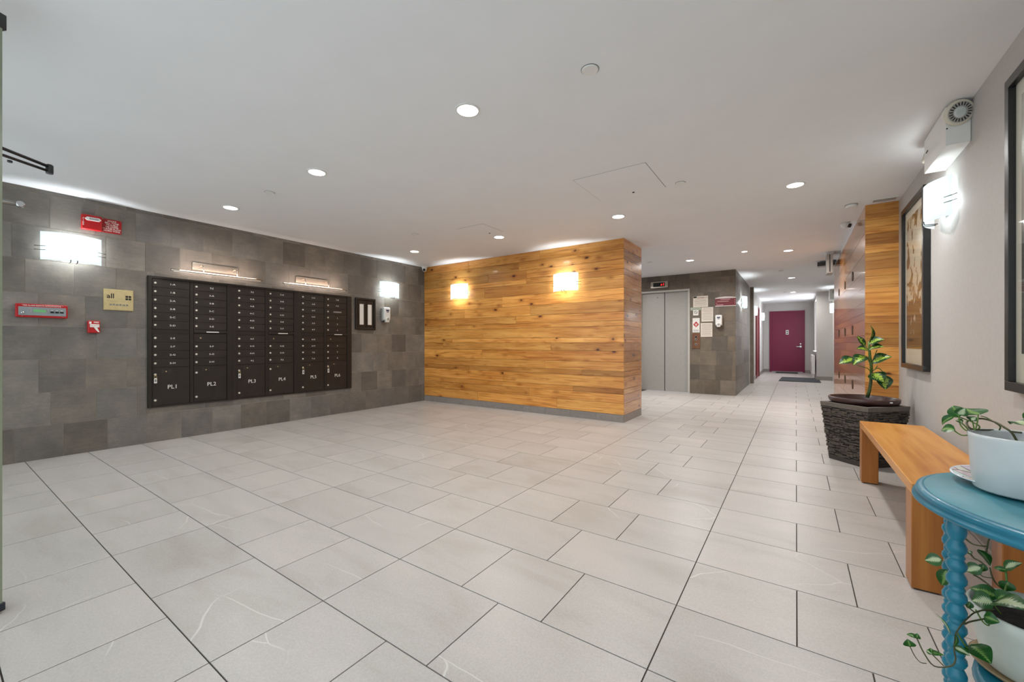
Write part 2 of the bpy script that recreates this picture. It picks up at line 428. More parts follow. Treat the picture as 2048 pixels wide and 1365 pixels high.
# ------------------------------------------------------------------ room shell
ZC, ZC2 = 2.47, 2.56
YB = 18.25
fl = struct(box('floor', -6.0, 1.2, -0.6, 18.6, -0.12, -0.004, GROUT_D))
A0, PX, Y0, PY = -0.398, 1.2035, 0.553, 0.3985
far_v, far_f = [], []
nt = 0
def floor_tile(x0, x1, y0, y1):
    global nt
    x0, x1 = max(x0, XL), min(x1, 0.86); y1 = min(y1, YB)
    if x1 - x0 < 0.02 or y1 - y0 < 0.02: return
    g = 0.0024
    if (x0 + x1) / 2 < -2.95 and y0 > 5.9: return
    if y0 < 9.3 and nt < 298:
        nt += 1
        box('tile', x0 + g, x1 - g, y0 + g, y1 - g, -0.006, 0.0, FLOORM, fl)
    else:
        i = len(far_v)
        far_v.extend([(x0 + g, y0 + g, 0), (x1 - g, y0 + g, 0), (x1 - g, y1 - g, 0), (x0 + g, y1 - g, 0), (x0 + g, y0 + g, -.006), (x1 - g, y0 + g, -.006), (x1 - g, y1 - g, -.006), (x0 + g, y1 - g, -.006)])
        far_f.extend([tuple(i + q for q in f) for f in BOXF])
for k in range(-2, 46):
    y0 = Y0 + PY * k; y1 = y0 + PY
    for p in range(-5, 2):                                # panels between the long joints; square and long tiles alternate
        n = 3 if (k + p) % 2 == 1 else 2
        for q in range(n):
            xa = A0 + PX * (p + q / n); xb = A0 + PX * (p + (q + 1) / n)
            if xa > 0.86 or xb < XL or y0 > YB: continue
            if (y0 > YW + 0.1 and y1 < 6.0 and xb < -1.9) or (y0 > YE - 0.05 and xb < XC - 0.05): continue
            floor_tile(xa, xb, y0, y1)
ft = link('tile_field', mesh_of(far_v, far_f), FLOORM, fl); ft['kind'] = 'stuff'; ft['label'] = 'distant pale floor tiles down the corridor'

ceil = struct(box('ceiling', -5.95, 1.1, -0.6, 6.12, ZC, ZC + 0.2, WHITE))
ceil2 = struct(box('ceiling', -4.2, 1.1, 6.121, 18.6, ZC2, ZC2 + 0.2, WHITE))

# left tiled wall
wl = struct(box('wall_left', XL - 0.25, XL, -0.6, YW + 0.5, -0.02, ZC + 0.05, GROUT_L))
TW, TH = 0.3005, 0.304
offs = [0.488, 0.708, 0.632, 0.708, 0.632, 0.552, 0.476, 0.70, 0.625]
MAIL = (1.396, 3.823, 0.372, 1.785)
def tone(cold=0.0):
    v = R.choice([0.74, 0.82, 0.9, 0.96, 1.0, 1.05, 1.1, 1.16]); h = R.uniform(-0.03, 0.05)
    return (v * (1 + h * .6), v, v * (1 - h))
for r in range(9):
    z0 = r * TH; z1 = min(z0 + TH, ZC - 0.001)
    u = offs[r] - TW * 3
    while u < YW - 0.004:
        a, b = max(u, -0.3), min(u + TW, YW); u += TW
        if b - a < 0.02: continue
        rects = [(a, b, z0, z1)]
        if b > MAIL[0] and a < MAIL[1] and z1 > MAIL[2] and z0 < MAIL[3]:      # cut around the mailboxes
            rects = []
            if a < MAIL[0]: rects.append((a, MAIL[0], z0, z1))
            if b > MAIL[1]: rects.append((MAIL[1], b, z0, z1))
            ia, ib = max(a, MAIL[0]), min(b, MAIL[1])
            if z0 < MAIL[2]: rects.append((ia, ib, z0, MAIL[2]))
            if z1 > MAIL[3]: rects.append((ia, ib, MAIL[3], z1))
        for (p, q, s, t) in rects:
            if q - p > 0.01 and t - s > 0.01:
                box('tile', p + .0017, q - .0017, s + .0017, t - .0017, 0, 0.003, SLATE, wl, frame=FL, col=tone())

# wood plank wall in the middle
XWR, YWB = -1.887, 6.115
ww = struct(box('wall_center', XL, XWR - 0.018, YW + 0.018, YWB - 0.018, 0, ZC, GROUT_D))
zb = [.103, .254, .377, .45, .611, .685, .807, .958, 1.071, 1.144, 1.299, 1.372, 1.489, 1.645, 1.811, 1.983, 2.065, 2.193, 2.33, ZC]
joints = {0: [-4.4, -2.9], 1: [-3.378], 2: [-2.633, -4.9], 3: [-3.866], 4: [-4.583, -2.5], 5: [-3.1], 6: [-4.31], 7: [-5.2, -3.0], 8: [-4.976, -2.919], 9: [-4.285], 10: [-3.0, -5.0], 11: [-3.623, -4.9],
          12: [-4.693, -3.359], 13: [-3.894], 14: [-4.251, -2.7], 15: [-3.43], 16: [-4.177, -3.426], 17: [-3.571], 18: [-4.599, -3.189]}
def oak_tone(z=None):
    v = R.choice([0.72, 0.82, 0.9, 0.97, 1.0, 1.06, 1.14, 1.22]); h = R.uniform(-0.06, 0.08)
    return (v, v * (1 + h * .5), v * (1 + h))
PALE = {(8, 1): (1.24, 1.30, 1.42), (8, 2): (1.22, 1.28, 1.38), (13, 0): (1.18, 1.22, 1.26), (12, 1): (1.15, 1.2, 1.25), (18, 1): (1.1, 1.12, 1.15), (2, 2): (.74, .72, .72), (15, 0): (1.12, 1.14, 1.16), (14, 1): (.84, .82, .8), (16, 1): (.82, .80, .8)}
for i in range(19):
    xs = [XL + 0.005] + sorted(joints[i]) + [XWR - 0.001]
    for j in range(len(xs) - 1):
        box('plank', xs[j] + .0012, xs[j + 1] - .0012, zb[i] + .0016, zb[i + 1] - .0016, -0.018, R.choice([0, .001, .0015]), OAK, ww, frame=FW, col=PALE.get((i, j)) or oak_tone())
FS = frame((XWR, 0, 0), (0, 1, 0), (1, 0, 0))
for i in range(19):
    box('plank', YW + .002, YWB, zb[i] + .0016, zb[i + 1] - .0016, -0.018, R.choice([0, .001]), OAKR, ww, frame=FS, col=tuple(c * .92 for c in oak_tone()))
bb = struct(box('baseboard_center', XL + 0.006, XWR - 0.016, YW + 0.006, YWB - 0.02, 0.0, 0.10, GROUT_L))
xb = [XL + 0.006, -5.53, -5.12, -4.71, -4.30, -3.90, -3.494, -3.087, -2.686, -2.28, XWR - 0.004]
for i in range(len(xb) - 1):
    box('tile', xb[i] + .001, xb[i + 1] - .001, 0, .101, -0.006, 0.002, BASET, bb, frame=FW)
for (a, b) in ((YW + .004, 5.75), (5.752, YWB - .002)):
    box('tile', a, b, 0, .101, -0.016, 0.0, BASET, bb, frame=FS)

# right wall, wood pillar and its planks
wr = struct(box('wall_right', XR, XR + 0.2, -0.6, 5.52, 0, ZC, WALLP))
br = struct(box('baseboard_right', XR - 0.012, XR, -0.6, 5.49, 0, 0.10, GROUT_L))
for k in range(15):
    ya = -0.6 + k * 0.405
    box('tile', XR - 0.014, XR - 0.002, ya + .001, min(ya + .404, 5.49), 0.0, .101, BASET, br)
XP, YP, YP2 = 0.582, 5.50, 9.65
wp = struct(box('wall_pillar', XP + 0.018, 1.05, YP + 0.018, YP2, 0, ZC2, WHITE))
FP = frame((0, YP, 0), (1, 0, 0), (0, -1, 0)); FPS = frame((XP, 0, 0), (0, -1, 0), (-1, 0, 0))
OAKG = wood_mat('glossy_oak_plank', (150, 92, 38), (184, 120, 56), (206, 146, 78), 0, 0.2, 0.5)
zp_px = [405, 434.5, 467, 490, 506, 538, 552.5, 576, 609, 633, 647, 677, 694, 726, 749, 771, 800]
zp = sorted([0.103, 0.25, 0.37] + [1.06 + (687.5 - y) * 4.15 / 822.5 for y in zp_px[1:]] + [ZC])
for i in range(len(zp) - 1):
    if zp[i + 1] - zp[i] < .02: continue
    c = oak_tone(); lightp = i in (len(zp) - 5, len(zp) - 10)
    box('plank', XP, XR, zp[i] + .001, zp[i + 1] - .001, -0.018, R.choice([0, .001]), OAK, wp, frame=FP, col=(1.12, 1.12, 1.12) if lightp else c)
for i in range(19):
    cut = R.uniform(7.0, 8.6)
    for (a, b) in ((YP + .002, cut), (cut + .001, YP2)):
        box('plank', -b, -a, zb[i] + .001, zb[i + 1] - .001, -0.018, R.choice([0, .0008]), OAKG, wp, frame=FPS, col=tuple(c * .95 for c in oak_tone()))
bp = struct(box('baseboard_pillar', XP + .004, 1.0, YP + .004, YP2 - .004, 0, .10, BASET))

# elevator wall with its tiles and the tiled return
DX0, DX1, DZ = -2.90, -1.905, 2.195
FX0, FX1, FZ = -2.95, -1.865, 2.235
we = struct(box('wall_back', FX1 - .03, XC - 0.02, YE + 0.005, YE + 0.2, 0, ZC2, GROUT_L))
struct(box('wall_back', -4.2, FX0 + .03, YE + 0.005, YE + 0.2, 0, ZC2, GROUT_L)); struct(box('wall_back', FX0 + .03, FX1 - .03, YE + 0.005, YE + 0.2, FZ - .03, ZC2, GROUT_L))
eo = [-1.584, -1.372, -1.66, -1.446, -1.51, -1.30, -1.60, -1.41, -1.57]
for r in range(9):
    z0 = r * TH; z1 = min(z0 + TH, ZC2 - .001); u = eo[r] - 5 * TW - .3
    while u < XC:
        a, b = max(u, -4.2), min(u + TW, XC); u += TW
        if b < -3.1 or b - a < .02: continue
        if b > FX0 and a < FX1 and z0 < FZ:
            if z1 > FZ: box('tile', max(a, FX0) + .0012, min(b, FX1) - .0012, FZ, z1 - .0012, -0.005, 0, SLATE, we, frame=FE, col=tuple(p_ * q_ for p_, q_ in zip(tone(), (.92, .84, .74))))
            if a < FX1 < b: a = FX1
            else: continue
        if b - a > .012: box('tile', a + .0012, b - .0012, z0 + .0012, z1 - .0012, -0.005, 0, SLATE, we, frame=FE, col=tuple(a * b for a, b in zip(tone(), (.92, .84, .74))))
wc = struct(box('wall_corridor', XC - 0.25, XC - 0.005, YE + 0.22, YB + 0.1, 0, ZC2, WALLP))
for r in range(9):
    z0 = r * TH; z1 = min(z0 + TH, ZC2 - .001); u = YE + R.uniform(-.28, -.02)
    while u < 12.3:
        a, b = max(u, YE), min(u + 2 * TW, 12.3); u += 2 * TW
        box('tile', a + .0012, b - .0012, z0 + .0012, z1 - .0012, -0.005, 0, SLATE, wc, frame=FC, col=tone())
struct(box('trim_pier', XC - 0.02, XC + 0.075, 12.62, 12.78, 0, ZC2, SLATE, col=(1, .95, .88)))
struct(box('baseboard_corridor', XC - .004, XC + .012, 12.79, 14.40, 0, .10, BASET)); struct(box('baseboard_corridor', XC - .004, XC + .012, 15.58, YB, 0, .10, BASET))
wb = struct(box('wall_end', XC - 0.2, 1.1, YB, YB + 0.2, 0, ZC2, WALLP))
struct(box('baseboard_end', XC, -0.82, YB - .014, YB, 0, .10, BASET)); struct(box('baseboard_end', 0.27, 0.52, YB - .014, YB, 0, .10, BASET))
wr2 = struct(box('wall_corridor_right', 0.86, 1.06, YP2, 14.8, 0, ZC2, WALLP))
wcol = struct(box('wall_corridor_pier', 0.50, 1.06, 14.80, 15.25, 0, ZC2, WALLP))
struct(box('baseboard_corridor_pier', 0.492, 1.0, 14.788, 15.26, 0, .11, BASET))
wr3 = struct(box('wall_window_side', 0.52, 0.72, 15.25, 18.3, 0, 0.80, WALLP))
struct(box('trim_window_head', 0.52, 0.72, 15.25, 18.3, 2.46, ZC2, WALLP)); struct(box('trim_window_jamb', 0.52, 0.72, 17.15, 18.3, 0.80, 2.46, WALLP))
win = struct(box('window_1', 0.60, 0.64, 15.26, 17.14, 0.81, 2.45, BLIND), 'bright shaded window near the maroon door')
for y in (15.28, 16.2, 17.12): box('window_frame', 0.56, 0.60, y - .02, y + .02, 0.81, 2.45, WPL, win)
box('window_sill', 0.46, 0.60, 15.26, 17.14, 0.80, 0.825, WPL, win)
# front of the lobby behind the camera: glazed entrance
wf = struct(box('wall_front', -5.68, 1.0, -0.36, -0.30, 2.36, ZC, WALLP)); struct(box('wall_front', -5.7, 1.0, -0.36, -0.30, 0, 0.10, DARKALU))
shop = struct(box('window_2', -5.68, 0.9, -0.335, -0.327, 0.10, 2.36, PANE), 'glazed entrance front')
for x in (-5.64, -4.4, -3.45, -2.4, -1.2, 0.0, 0.80): box('mullion', x - .03, x + .03, -0.36, -0.30, 0.10, 2.36, DARKALU, shop)

# ------------------------------------------------------------------ doors
d1 = struct(link('door_1', mesh_of([], []), None), 'grey steel elevator door')
def jamb(a, b, z0, z1, n0, n1, name='door_frame', m=FRAMEG): return box(name, a, b, z0, z1, n0, n1, m, d1, 0.002, frame=FE)
jamb(FX0, DX0, 0, FZ, -.075, .012); jamb(DX1, FX1, 0, FZ, -.075, .012); jamb(DX0, DX1, DZ, FZ, -.075, .012)
pl_ = box('door_panel', DX0, -2.409, 0.006, DZ, -.075, -.06, STEELG, d1, frame=FE)
pr_ = box('door_panel', -2.393, DX1, 0.006, DZ, -.075, -.06, STEELG, d1, frame=FE)
box('door_seam', -2.409, -2.393, 0.006, DZ, -.085, -.068, BLACK, d1, frame=FE)
kh = disk('key_hole', .009, .003, BLACK, None, segs=10); kh.matrix_basis = FE @ T((-2.555, 2.09, -.06)); attach(kh, pl_)
FB = frame((0, YB, 0), (1, 0, 0), (0, -1, 0))
d2 = struct(link('door_2', mesh_of([], []), None), 'maroon steel door at the end of the corridor')
for (a, b, z0, z1) in ((-.816, -.745, 0, 2.26), (.208, .268, 0, 2.26), (-.745, .208, 2.20, 2.26)): box('door_frame', a, b, z0, z1, -.03, .03, MAROON, d2, frame=FB)
dp = box('door_panel', -.745, .208, .03, 2.20, -.02, .005, MAROON, d2, frame=FB)
box('threshold', -.745, .208, 0, .028, -.02, .02, ALU, d2, frame=FB)
npl = box('number_plate', -.305, -.219, 1.39, 1.555, .004, .010, WPL, dp, frame=FB)
for z in (1.43, 1.50): box('numeral', -.285, -.24, z - .018, z + .022, .010, .012, INK, npl, frame=FB)
h = lathe('lock_rose', [(.04, 0), (.04, .012), (.03, .018)], CHROME, None); h.matrix_basis = FB @ T((.14, .945, .005)); attach(h, dp)
box('door_handle', .01, .15, .93, .955, .03, .05, CHROME, dp, .006, frame=FB); box('handle_stem', .128, .15, .935, .955, .006, .04, CHROME, dp, frame=FB)
h = lathe('deadbolt', [(.028, 0), (.028, .012), (.02, .02)], CHROME, None); h.matrix_basis = FB @ T((.14, 1.045, .005)); attach(h, dp)
d3 = struct(link('door_3', mesh_of([], []), None), 'maroon side door in the corridor')
for (a, b, z0, z1) in ((14.40, 14.48, 0, 2.2), (15.5, 15.58, 0, 2.2), (14.48, 15.5, 2.13, 2.2)): box('door_frame', a, b, z0, z1, -.002, .03, MAROON2, d3, frame=FC)
box('door_panel', 14.48, 15.5, .01, 2.13, -.002, .012, MAROON2, d3, frame=FC)
# open glass entrance door leaf beside the camera
gd = thing('glass_door', 'open frameless glass door leaf at the left edge of the view', 'door', T((-2.566, 0.187, 0)) @ Matrix.Rotation(math.radians(207), 4, 'Z'))
box('pane', 0.006, 0.92, -0.006, 0.006, 0.04, 2.30, PANE, gd)
box('glass_edge', 0, 0.006, -0.006, 0.006, 0.04, 2.30, mat('glass_edge_green', (140, 150, 128), 0.3), gd)
box('bottom_rail', -0.004, 0.92, -0.014, 0.014, 0.008, 0.04, mat('rail_slate_blue', (52, 58, 68), .4, .6), gd, .003); box('top_rail', 0, 0.92, -0.02, 0.02, 2.30, 2.36, DARKALU, gd, .003)
ca = thing('door_closer_arm', 'folded dark metal door closer arms under the ceiling at left', 'door hardware', (-4.38, .54, 2.30))
tube('arm', [(0, 0, .02), (.18, -.24, .02), (.50, -.66, .02), (.62, -.84, .02)], .011, DARKALU, ca, 6); tube('arm', [(0, 0, -.012), (.15, -.22, -.018), (.46, -.70, -.022), (.56, -.84, -.022)], .010, DARKALU, ca, 6)
lathe('pivot', [(.018, -.03), (.02, -.02), (.02, .03), (.014, .036)], DARKALU, ca, segs=14); lathe('screw_head', [(.012, 0), (.012, .012)], DARKALU, ca, (.12, -.19, -.046), 10)
box('closer_body', .40, .74, -.87, -.80, -.05, .06, DARKALU, ca, .006)
gb = thing('door_header_bar', 'silver door bar with a capped end before the slate wall', 'door hardware', (-4.33, 0.40, 2.005))
tube('bar', [(0, 0, 0), (-.08, -.66, .0)], .016, ALU, gb, 8); lathe('end_cap', [(.02, -.024), (.021, -.01), (.021, .012), (.016, .02)], CHROME, gb, (0, 0, 0), 14, Matrix.Rotation(PI / 2, 4, 'Y'))

# ------------------------------------------------------------------ ceiling fittings
ZDN = Matrix.Rotation(PI, 4, 'X')
def downlight(x, y, z, label, watts=CAN_W, r=.075):
    t = thing('recessed_downlight', label, 'ceiling light', (x, y, z), 'recessed downlights')
    ring('trim_ring', r * .84, r, .006, WPL, t, (0, 0, 0), 32, ZDN)
    lathe('lens', [(r * .84, 0), (r * .80, .003), (r * .5, .0045)], LENS, t, (0, 0, 0), 28, ZDN)
    area_light('bulb', (0, 0, -.012), (0, 0, 0), r * 1.6, r * 1.6, watts, (1.0, .985, .965), t, 'DISK', math.radians(165))
    return t
downlight(-1.63, 1.89, ZC, 'large bright round downlight in the ceiling nearest the middle of the view')
downlight(-3.24, 1.87, ZC, 'round ceiling downlight second from the slate wall, nearer row')
downlight(-4.82, 1.85, ZC, 'round ceiling downlight nearest the slate wall above the mailboxes')
downlight(-.01, 1.95, ZC, 'round ceiling downlight cut by the top edge of the view')
downlight(-.005, 4.43, ZC, 'round ceiling downlight above the walkway by the wood pillar', 13)
downlight(-1.62, 4.42, ZC, 'round ceiling downlight before the right end of the plank wall')
downlight(-3.23, 4.38, ZC, 'round ceiling downlight before the middle of the plank wall')
downlight(-4.80, 4.33, ZC, 'dim round ceiling downlight near the corner of slate and plank walls', 3.0)
downlight(-1.57, 7.92, ZC2, 'round ceiling downlight before the elevator door', 20)
downlight(-3.05, 7.92, ZC2, 'added unseen ceiling downlight behind the plank wall, brightening the elevator recess', 20)  # extra lamp put in out of view to brighten the elevator recess
downlight(-.69, 7.66, ZC2, 'small round ceiling downlight between elevator lobby and corridor', 6, .05)
downlight(-.10, 7.98, ZC2, 'round ceiling downlight at the corridor mouth beside the glossy planks', 14)
downlight(-.08, 11.33, ZC2, 'round ceiling downlight halfway down the corridor', 18)
downlight(-.07, 14.5, ZC2, 'farthest round ceiling downlight near the maroon end door', 18)
def cover(x, y, z, r, label, name='sprinkler_cover', cat='ceiling fitting', hh=.008):
    t = thing(name, label, cat, (x, y, z), 'round ceiling covers')
    lathe('cover_plate', [(r, 0), (r, hh * .5), (r * .92, hh)], WPL, t, (0, 0, 0), 24, ZDN); ring('shadow_gap', r * 1.0, r * 1.07, .002, GREYINK, t, (0, 0, 0), 24, ZDN)
cover(-.871, 1.968, ZC, .043, 'white round sprinkler cover plate nearest the camera')
cover(-4.038, 1.871, ZC, .04, 'white round sprinkler cover between the two left ceiling lights')
cover(-4.046, 3.657, ZC, .04, 'white round sprinkler cover before the corner of the plank wall')
cover(-.833, 3.808, ZC, .04, 'white round sprinkler cover beside the large ceiling access panel')
cover(-2.218, 7.70, ZC2, .04, 'white round sprinkler cover before the elevator')
cover(-.253, 10.13, ZC2, .04, 'white round sprinkler cover in the corridor ceiling')
cover(-.26, 14.4, ZC2, .04, 'small white round cover far down the corridor ceiling')
cover(.465, 5.40, ZC, .05, 'white smoke detector beside the top of the wood pillar', 'smoke_detector', 'smoke detector', .03)
def access(x0, x1, y0, y1, label):
    t = thing('access_panel', label, 'ceiling panel', ((x0 + x1) / 2, (y0 + y1) / 2, ZC), 'ceiling access panels')
    a, b = (x1 - x0) / 2, (y1 - y0) / 2; g = .004
    box('panel', -a + g, a - g, -b + g, b - g, -.0025, 0, WHITE, t)
    for (p, q, r_, s) in ((-a, a, -b, -b + .003), (-a, a, b - .003, b), (-a, -a + .003, -b, b), (a - .003, a, -b, b)): box('gap', p, q, r_, s, -.0012, 0, mat('gap_grey', (150, 150, 150), .8), t)
    lathe('latch', [(.011, 0), (.011, .004)], INK, t, (a * .1, -b + .03 if False else b - .05, -.0025), 10, ZDN)
access(-1.585, -.962, 3.22, 3.836, 'large square access panel flush in the ceiling')
access(-3.435, -3.028, 3.78, 4.20, 'small square access panel flush in the ceiling near the plank wall')
v = thing('ceiling_vent', 'narrow grey ceiling vent above the wood pillar front', 'vent', (.71, 5.36, ZC))
box('vent_frame', -.10, .10, -.05, .05, -.008, 0, WPL, v)
for i in range(4): box('louver', -.085, .085, -.035 + i * .02, -.025 + i * .02, -.011, -.007, STEELG, v)
def dome_cam(x, y, z, label, ang, r=.05):
    t = thing('dome_camera', label, 'security camera', T((x, y, z)) @ Matrix.Rotation(ang, 4, 'Z'), 'ceiling cameras')
    lathe('base', [(r, 0), (r, .018), (r * .9, .03)], WPL, t, (0, 0, 0), 24, ZDN)
    b = lathe('housing', [(r * .85, -.03), (r * .88, -.05), (r * .75, -.075), (r * .45, -.095), (r * .1, -.10)], WPL, t)
    lathe('lens', [(.024, 0), (.024, .03), (.018, .034)], BLACK, t, (0, -r * .5, -.066), 18, Matrix.Rotation(math.radians(110), 4, 'X'))
dome_cam(-5.58, 5.27, ZC, 'white dome camera in the corner of slate and plank walls', math.radians(40))
dome_cam(.49, 6.40, ZC2 - .005, 'white dome camera under the ceiling beside the wood pillar', math.radians(75), .055)

# ------------------------------------------------------------------ wall sconces
def sconce(fr, u, z, label, watts=SCONCE_W, bow=.085):
    t = thing('wall_sconce', label, 'wall lamp', fr @ T((u, z, .005)), 'curved glass wall sconces')
    W_, H_ = .20, .128; n = 14; vs, fs = [], []
    for s in (0, .005):
        for i in range(n + 1):
            x = -W_ + 2 * W_ * i / n; d = .022 + (bow) * (1 - (x / W_) ** 2) + s
            for y in (-H_, H_): vs.append((x, y, d))
    o = 2 * (n + 1)
    for i in range(n):
        a = 2 * i; fs.append((a, a + 2, a + 3, a + 1)); fs.append((o + a, o + a + 1, o + a + 3, o + a + 2))
        fs.append((a, o + a, o + a + 2, a + 2)); fs.append((a + 1, a + 3, o + a + 3, o + a + 1))
    fs.append((0, 1, o + 1, o)); e = 2 * n; fs.append((e, o + e, o + e + 1, e + 1))
    link('glass_shade', mesh_of(vs, fs, True), SHADE, t)
    box('back_plate', -.06, .06, -.08, .08, 0, .012, CHROME, t, .003)
    for sx in (-1, 1):
        for y in (-.005, -.04):
            tube('clip', [(sx * .235, y, .008), (sx * .205, y, .024), (sx * .17, y, .052)], .0028, DARKALU, t, 5)
    for sx in (-.022, .022):
        tube('bottom_clip', [(sx, -H_ - .012, .05), (sx, -H_ - .010, .114), (sx, -H_ + .012, .118)], .0035, DARKALU, t, 5)
    point_light('bulb', (0, 0, .052), watts, (.88, .96, 1.0), .035, t)
    return t
sconce(FL, .84, 1.955, 'wide curved glass sconce glowing on the slate wall beneath the fire horn')
sconce(FL, 4.545, 1.962, 'curved glass sconce on the slate wall above the hand sanitizer')
sconce(FW, -4.79, 1.955, 'curved glass sconce on the plank wall nearer the slate corner')
sconce(FW, -2.74, 1.945, 'curved glass sconce on the plank wall nearer its right end')
sconce(FR, -3.90, 2.0, 'curved glass sconce on the grey wall between the two pictures', 2.6)
sconce(FC, 10.42, 1.97, 'small bright sconce on the tiled corridor wall past the elevator corner')
sconce(FC, 13.42, 1.98, 'small bright sconce on the grey corridor wall before the maroon side door')
sconce(FC, 16.5, 1.98, 'farthest small bright sconce at the left of the maroon end door')
sconce(frame((.86, 0, 0), (0, -1, 0), (-1, 0, 0)), -13.85, 2.0, 'small bright sconce at the far right of the corridor beyond the glossy planks')

# ------------------------------------------------------------------ fittings on the slate wall
t = thing('fire_horn', 'red fire alarm horn with white strobe strip beside the red lettered sign', 'fire alarm', FL @ T((.971, 2.237, .005)))
b = box('body', -.071, .071, -.071, .071, 0, .045, RED, t, .006)
prism('strobe_lens', [(-.05, .012), (-.036, .028), (.05, .028), (.064, .012), (.05, -.004), (-.036, -.004)], .045, .054, WPL, t, T((0, .02, 0)))
box('strobe_tube', -.02, .045, .024, .04, .0535, .056, CHROME, t)
text('lettering', 'F\nI\nR\nE', .02, -.06, .0, .0455, WTXT, t, bold=.0004)
t = thing('fire_sign', 'red sign with white lines about smoke, trouble and water flow tones', 'sign', FL @ T((1.120, 2.238, .005)))
box('plate', -.073, .073, -.069, .069, 0, .004, RED2, t, .001)
for i, s in enumerate(['SMOKE', 'BELL TONE', 'TROUBLE', 'VIB CHIME', 'WATER FLOW', 'HORN TONE']):
    text('lettering', s, .0205, 0, .05 - i * .0195, .0043, WTXT, t)
for (x, y) in ((-.066, .062), (.066, .062), (-.066, -.062), (.066, -.062)): disk('screw', .003, .002, CHROME, t, (x, y, .004), 8)
t = thing('fire_annunciator', 'long red fire alarm annunciator panel with a green display', 'fire alarm', FL @ T((.652, 1.355, .005)))
box('case', -.158, .158, -.06, .06, 0, .04, RED, t, .006)
fp = box('face_plate', -.142, .146, -.042, .034, .0395, .043, mat('annunciator_grey', (138, 144, 146), .5), t)
text('lettering', 'FIRE ALARM REMOTE ANNUNCIATOR', .0135, 0, .046, .0402, WTXT, t, bold=.0002)
box('display', -.055, .02, -.012, .012, .0425, .0445, LCD, t); lathe('key_switch', [(.012, 0), (.012, .006), (.006, .010)], CHROME, t, (-.118, -.02, .042), 14)
for i in range(3): box('button', .048 + i * .03, .07 + i * .03, -.016, 0, .0425, .047, BLACK, t, .001); box('led', .05 + i * .03, .066 + i * .03, .006, .010, .0425, .045, WTXT, t)
for x in (-.07, .034):
    for y in (-.008, .01): lathe('round_button', [(.006, 0), (.006, .003)], CHROME, t, (x, y, .0425), 10)
for (x, y) in ((-.12, .05), (.125, .05), (-.12, -.051), (.125, -.051)): disk('screw', .003, .002, CHROME, t, (x, y, .04), 8)
t = thing('fire_pull_station', 'red fire alarm pull box with a white T handle left of the mailboxes', 'fire alarm', FL @ T((.985, 1.222, .005)))
box('body', -.043, .043, -.06, .06, 0, .045, RED, t, .008)
hd = box('pull_handle', -.03, .036, -.004, .026, .045, .053, WTXT, t, .002); prism('handle_stem', [(-.002, -.004), (.02, -.004), (.03, -.03), (.038, -.05), (.028, -.05), (.012, -.03)], .045, .050, WTXT, t)
text('lettering', 'FIRE', .02, .015, .043, .0453, WTXT, t, bold=.0004); text('lettering', 'PULL DOWN', .0105, .003, .011, .0534, REDINK, hd)
box('hand_mark', -.034, -.018, .03, .05, .045, .0456, WTXT, t)
t = thing('brass_plaque', 'square brass wall plaque with black lettering and four black squares', 'plaque', FL @ T((1.17, 1.502, .005)))
box('plate', -.105, .105, -.102, .102, .006, .012, BRASS, t, .001); box('acrylic_edge', -.112, .112, -.106, .106, 0, .006, BRASS, t)
text('lettering', 'all', .066, -.062, .035, .0123, INK, t, bold=.001)
for (x, y) in ((.060, .038), (.084, .038), (.060, .013), (.084, .013)): box('square', x - .010, x + .010, y - .010, y + .010, .012, .0126, INK, t)
box('rule', -.09, .09, -.014, -.0125, .012, .0124, GREYINK, t)
for i, (a, b_) in enumerate(((-.07, -.05), (-.045, -.03), (-.024, -.002), (.004, .02), (.026, .05), (.055, .07))): box('engraved_stroke', a, b_, -.058, -.044 + .004 * (i % 2), .012, .0124, GREYINK, t)
def picture_light(u, z, uw, label):
    t = thing('picture_light', label, 'wall lamp', FL @ T((u, z, .005)), 'mailbox picture lights')
    box('mount_plate', -.234, .234, -.042, .042, 0, .022, NICKEL, t, .003)
    for x in (-.165, .175): tube('arm', [(x, .0, .02), (x + .0, .004, .10), (x, -.02, .135), (x, -.072, .135)], .0055, NICKEL, t, 6, 4)
    tube('lamp_tube', [(-uw, -.088, .135), (uw, -.088, .135)], .013, NICKEL, t, 10)
    box('lamp_lens', -uw + .02, uw - .02, -.1035, -.0995, .128, .142, TUBEG, t)
    area_light('bulb', (0, -.07, .150), (math.radians(8), 0, 0), uw * 1.7, .03, 1.7, (1, .80, .70), t)
picture_light(2.02, 1.945, .46, 'brushed metal picture light above the left half of the mailboxes')
picture_light(3.20, 1.945, .46, 'brushed metal picture light above the right half of the mailboxes')
t = thing('tenant_directory', 'dark framed directory with two white strips right of the mailboxes', 'directory', FL @ T((4.08, 1.53, .005)))
box('back_panel', -.165, .165, -.235, .235, 0, .012, BRONZE, t)
for (a, b, c, d) in ((-.185, .185, .22, .252), (-.185, .185, -.252, -.22), (-.185, -.155, -.22, .22), (.155, .185, -.22, .22)): box('frame', a, b, c, d, 0, .028, BRONZE, t, .004)
for x in (-.075, .075):
    wn = box('window_strip_frame', x - .062, x + .062, -.2, .2, .010, .018, BRONZE2, t); box('paper_strip', x - .036, x + .036, -.17, .155, .0175, .0195, PAPER2, wn)
